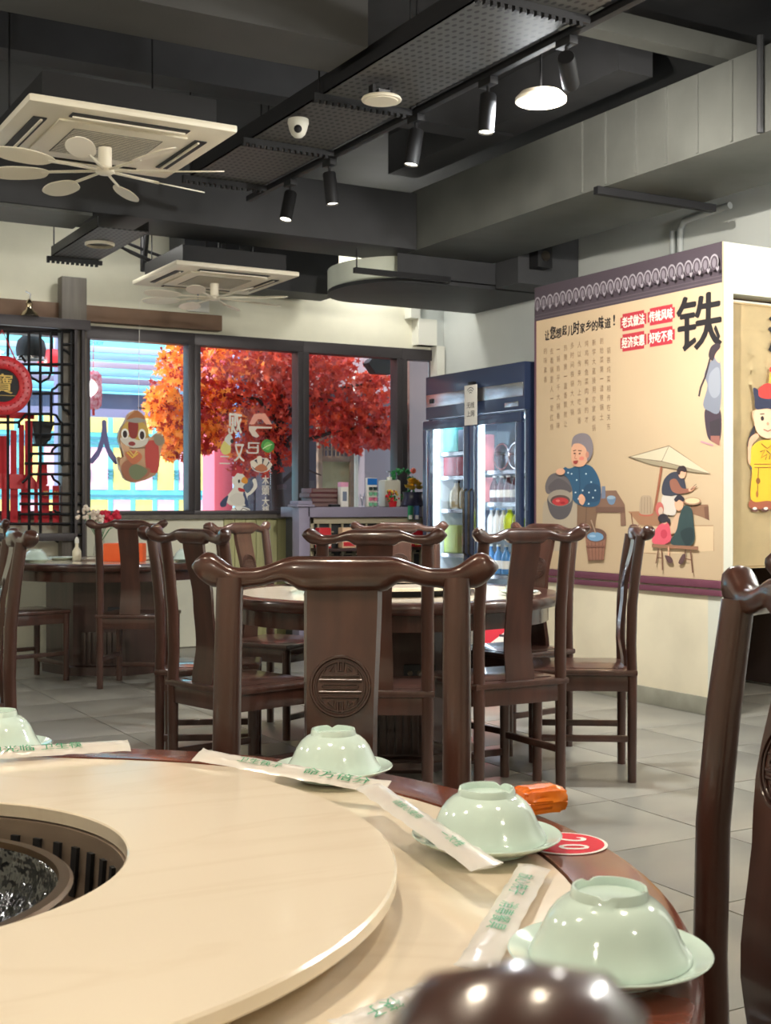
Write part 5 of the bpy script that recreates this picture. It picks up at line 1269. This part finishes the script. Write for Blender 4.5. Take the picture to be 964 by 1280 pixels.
for i, lx in enumerate((.98, 1.17)):    # glass lids on edge
    t = thing('pot_cover', ('round glass pot lid on edge in the fridge, nearer the light strip', 'round glass pot lid on edge in the fridge, nearer the mural')[i], 'lid', fr(lx - .24, .22, 1.442 + .1055), -PI / 2, 'lids in the drinks fridge')
    MB().lathe([(.092, -.004), (.10, -.006), (.104, 0), (.10, .006), (.092, .004)], 32, close=True, M=XM).build('steel_rim', STEEL, t)
    MB().lathe([(0, .012), (.05, .010), (.093, .0), (.093, .002), (.05, .012), (0, .014)], 32, M=XM).build('glass_disc', CLEAR, t)
# hanging sign card on the header
v = atx(592, 496, FX - .012); slx = FY - v.y
sg = thing('hanging_card', 'white paper card hanging from the fridge header by a black clip', 'card', (FX - .034, v.y, 1.78), -PI / 2)
MB().box(-.085, .085, -.004, 0, 0, .30, bev=.002).build('card', WHITEP, sg)
MB().box(-.03, .03, -.008, .0245, .3003, .325, bev=.003).build('clip', BLACK, sg)
art('printed_arcs', [('l', (110, 106, 104), .006, [(r * math.cos(a), .225 + r * math.sin(a)) for a in [PI * .22 + PI * .56 * i / 10 for i in range(11)]]) for r in (.02, .038, .056)], sg, -.005)
lettering('printed_marks', [('无线', 0, .15, .10, .045, .02), ('上网', 0, .085, .10, .045, .02)], mat('grey_ink', (112, 106, 100), .6), sg, -.005)
# cartons on the floor before the fridge
for i, (z, lab) in enumerate(((0, 'red and white drinks carton on the floor before the fridge, lower of two'), (.235, 'red and white drinks carton before the fridge, upper of two'))):
    p = dl(8.35, (613 - 482) / 1600 * 8.35, z)
    t = thing('drinks_carton', lab, 'carton', p, -YAW, 'red and white drinks cartons')
    MB().box(-.12, .12, -.09, .09, 0, .234, bev=.004).build('carton_body', WHITEP, t)
    art('printed_pattern', [('p', (206, 40, 60), [(-.119, .235 - .005), (-.119, .12), (-.02, .229)]), ('p', (206, 40, 60), [(-.119, .09), (.06, .22), (.119, .22), (.119, .15), (-.05, .02), (-.119, .02)]), ('p', (226, 110, 70), [(-.05, .005), (.02, .06), (.05, .005)]), ('p', (60, 50, 60), [(.05, .11), (.105, .105), (.105, .09), (.05, .095)])], t, -.091)

# ================================================================== CASHIER COUNTER
ca0 = aty(372, 632, 9.5)
cn = thing('cashier_counter', 'lilac-grey cashier counter with a pale fretwork front, by the fridge', 'counter', (ca0.x, 9.5, 0))
CT = 1.165; CWID = 1.26
LIL = mat('lilac_grey_counter', (142, 136, 156), .45)
MB().box(.08, CWID, -.03, .5, CT - .085, CT, bev=.006).build('counter_top', LIL, cn)
MB().box(.12, CWID - .02, .06, .48, 0, CT - .086).build('counter_body', BLACKP, cn)
pil_ = MB().box(0, .10, -.03, .1, 0, CT + .0, bev=.004); pil_.build('end_post', LIL, cn)
MB().box(-.03, .13, -.06, .13, CT + .001, CT + .02, bev=.006).box(-.015, .115, -.045, .115, CT + .0205, CT + .05, bev=.006).build('post_cap', LIL, cn)
FRT = mat('pale_fretwork', (176, 166, 140), .5)
fz0, fz1 = .55, CT - .09
for (a, b_, c_, d_) in ((.13, CWID - .03, fz1 - .05, fz1), (.13, CWID - .03, fz0, fz0 + .03), (.13, .16, fz0, fz1), (CWID - .06, CWID - .03, fz0, fz1)): MB().box(a, b_, .02, .055, c_, d_, bev=.003).build('fret_frame', FRT, cn)
for i in range(9):
    x = .20 + i * .115
    MB().box(x, x + .013, .03, .05, fz0, fz1 - .05).build('fret_bar', FRT, cn)
for i in range(5):
    x = .19 + i * .23
    for (a, b_, c_, d_) in ((x, x + .16, .95, .963), (x + .03, x + .13, .86, .873), (x, x + .16, .76, .773), (x + .03, x + .043, .76, .95), (x + .117, x + .13, .66, .873)): MB().box(a, b_, .028, .052, c_, d_).build('fret_bar', FRT, cn)
MB().box(.13, CWID - .03, -.2, .019, .80, .825, bev=.004).build('front_ledge', WOOD_D, cn)
for i, (px, w, lab) in enumerate(((404, .11, 'small red and white packet on the counter ledge, nearest the end post'), (434, .13, 'cream and red packet on the counter ledge, second from the end post'), (522, .12, 'red packet on the counter ledge nearest the fridge'))):
    v = aty(px, 690, 9.40)
    t = thing('snack_packet', lab, 'packet', (v.x, 9.40, .8255), 0, 'packets on the counter ledge')
    MB().box(-w / 2, w / 2, -.04, .04, 0, .17, bev=.008).build('packet_body', (REDG, mat('cream_packet', (232, 196, 160), .4), REDG)[i], t)
    MB().box(-w * .42, w * .42, -.043, -.0405, .015, .05).build('label_strip', (WHITEP, REDG, GOLDP)[i], t)
def cnt(px, y=9.72): v = aty(px, 632, y); return (v.x, y, CT + .0005)
for i in range(4):
    p = cnt(407); w = .17 - .008 * (i % 2)
    t = thing('menu_book', 'dark red-brown menu folder in the pile on the counter, %s' % ('bottom one', 'second from the bottom', 'third from the bottom', 'topmost')[i], 'book', (p[0] + .01 * (i % 2), 9.78, CT + .0005 + .04 * i), 0, 'menu folders piled on the counter')
    MB().box(-w, w, -.10, .10, 0, .006, bev=.002).box(-w, w, -.10, .10, .032, .038, bev=.002).box(-w, -w + .008, -.1, .1, .0061, .0319).build('cover', mat('menu_leather_%d' % i, (84 + 8 * i, 50, 54), .4), t)
    MB().box(-w + .01, w - .008, -.095, .095, .0065, .0315).build('page_block', mat('menu_pages_%d' % i, (126, 100, 96), .6), t)
p = cnt(429, 9.62); t = thing('white_carton', 'tall white carton with a pink top on the counter beside the menu folders', 'box', p)
MB().box(-.035, .035, -.03, .03, 0, .17, bev=.003).build('carton_body', WHITEP, t); MB().box(-.036, .036, -.031, .031, .1705, .21, bev=.003).build('pink_top', mat('pink_card', (240, 170, 200), .5), t); MB().box(-.02, .02, -.0315, -.0302, .05, .13).build('grey_panel', GRY, t)
p = cnt(418, 9.58); t = thing('card_reader', 'small dark card reader lying on the counter in front of the menu pile', 'card reader', p)
MB().box(-.045, .045, -.03, .03, 0, .022, bev=.006).build('reader_body', BLACK, t); MB().box(-.03, .03, -.02, .02, .0222, .024).build('screen', LIL, t)
p = cnt(453, 9.66); t = thing('glass_cup', 'small clear glass cup on the counter beside the striped stand', 'cup', p)
MB().lathe([(0, 0), (.028, 0), (.036, .09), (.034, .09), (.026, .006), (0, .006)], 18).build('cup_body', CLEAR, t)
MB().tube([(0, 0, .006), (.02, 0, .12)], .004, 6).tube([(0, 0, .006), (-.018, 0, .11)], .004, 6).build('straws', GRY, t)
p = cnt(465, 9.62); t = thing('display_stand', 'narrow white stand with a blue header and small coloured tubs on the counter', 'stand', p)
MB().box(-.048, .048, -.005, .03, 0, .25, bev=.003).build('backboard', WHITEP, t); MB().box(-.046, .046, -.009, -.0055, .19, .245).build('blue_header', mat('sign_blue', (40, 120, 206), .4), t)
for i in range(4):
    for x in (-.022, .022): MB().lathe([(0, 0), (.016, 0), (.019, .028), (0, .028)], 10, c=(x, -.022, .008 + .045 * i)).build('tub', mat('tub_%d_%d' % (i, x > 0), ((120, 190, 150), (220, 120, 150), (120, 190, 150), (40, 60, 60))[i], .4), t)
for i in range(3): MB().box(-.046, .046, -.045, -.0055, .004 + .045 * i + .034, .004 + .045 * i + .037).build('tier', WHITEP, t)
p = cnt(487, 9.72); t = thing('water_jug', 'square pale plastic dispenser jug with a pump on the counter', 'jug', p)
MB().box(-.083, .083, -.06, .06, 0, .235, bev=.02).build('jug_body', mat('milky_plastic', (206, 204, 190), .4), t); MB().lathe([(0, .235), (.022, .235), (.022, .262), (0, .262)], 16).build('cap', WHITE, t)
MB().tube([(0, 0, .262), (0, 0, .30), (.01, 0, .312), (-.025, 0, .308)], .006, 8).build('pump', STEEL, t)
p = cnt(516, 9.58); t = thing('gold_ingot_ornament', 'heap of golden ingots and coins on a dark base, shiny lucky ornament on the counter', 'ornament', p)
rr = random.Random(5)
MB().lathe([(0, 0), (.10, 0), (.11, .02), (.08, .09), (.09, .13), (0, .13)], 20).build('dark_base', mat('ornament_base', (44, 44, 70), .3, coat=.5), t)
for i in range(16):
    a = rr.uniform(0, 2 * PI); q = rr.uniform(0, .07); z = .15 + .09 * (1 - q / .08) + rr.uniform(-.01, .02)
    MB().lathe([(0, -.016), (.022, -.012), (.034, .014), (.022, .008), (0, .022)], 12, c=(q * math.cos(a), q * math.sin(a), z)).build('gold_ingot', GOLD, t)
MB().ball((0, -.01, .315), .026).build('red_ball', mat('coral_ball', (230, 110, 90), .35), t)
p = cnt(506, 9.80); t = thing('green_wreath', 'dark green leafy wreath standing behind the gold ornament', 'wreath', (p[0], 9.86, CT + .202))
m = MB()
for i in range(90):
    a = rr.uniform(0, 2 * PI); r = .115 + rr.uniform(-.025, .025); m.ball((r * math.cos(a), rr.uniform(-.025, .025), r * math.sin(a)), rr.uniform(.010, .020), sub=1)
tag(m.build('leaves', GREEN, t), kind='stuff'); MB().box(-.03, .03, -.02, .02, -.20, -.10).build('foot', WOOD_D, t)
p = cnt(491, 9.53); t = thing('flower_pot', 'little pot of golden and red blossoms before the gold ornament', 'flowers', p)
MB().lathe([(0, 0), (.03, 0), (.04, .05), (.034, .05), (0, .045)], 16).build('pot', REDG, t)
for nm, mm in (('gold_blossoms', GOLD), ('red_blossoms', RED), ('leaves', GREEN)):
    m = MB()
    for i in range(16): m.ball((rr.uniform(-.06, .05), rr.uniform(-.035, .035), rr.uniform(.05, .14)), rr.uniform(.009, .018), sub=1)
    tag(m.build(nm, mm, t), kind='stuff')
p = cnt(537, 9.49); t = thing('sauce_bottle', 'small pinkish bottle with a dark cap on the counter end by the fridge', 'bottle', p)
MB().lathe([(0, 0), (.025, 0), (.027, .07), (.012, .10), (0, .10)], 14).build('bottle_body', mat('pinkish_bottle', (170, 120, 120), .3), t); MB().lathe([(0, .10), (.016, .10), (.016, .13), (0, .13)], 12).build('cap', BLACK, t)
for i, (px, c_, lab) in enumerate(((513, (60, 150, 110), 'green payment card taped to the counter edge'), (521, (86, 120, 176), 'blue payment card taped to the counter edge'), (531, (206, 204, 200), 'pale paper card taped to the counter edge by the fridge'))):
    v = aty(px, 641, 9.468)
    t = thing('paper_card', lab, 'card', (v.x, 9.4685, v.z), 0, 'cards taped to the counter edge')
    MB().box(-.026, .026, -.002, 0, -.06, .06).build('card', mat('card_%d' % i, c_, .5), t); MB().box(-.018, .018, -.003, -.0021, -.055, -.02).build('white_field', WHITEP, t)
# wall outlet label over the windows
v = aty(247, 383, YB - .006)
t = thing('wall_socket', 'white double wall socket box above the taupe board, under the small cassette', 'socket', (v.x, YB, v.z))
MB().box(-.10, .10, -.03, -.001, -.05, .05, bev=.006).build('socket_box', WHITE, t); MB().box(-.07, -.01, -.034, -.0305, -.02, .03, bev=.003).build('switch', ACW, t); MB().tube([(.0, -.02, .05), (0, -.02, .4)], .006, 6).build('cord', GRY, t)
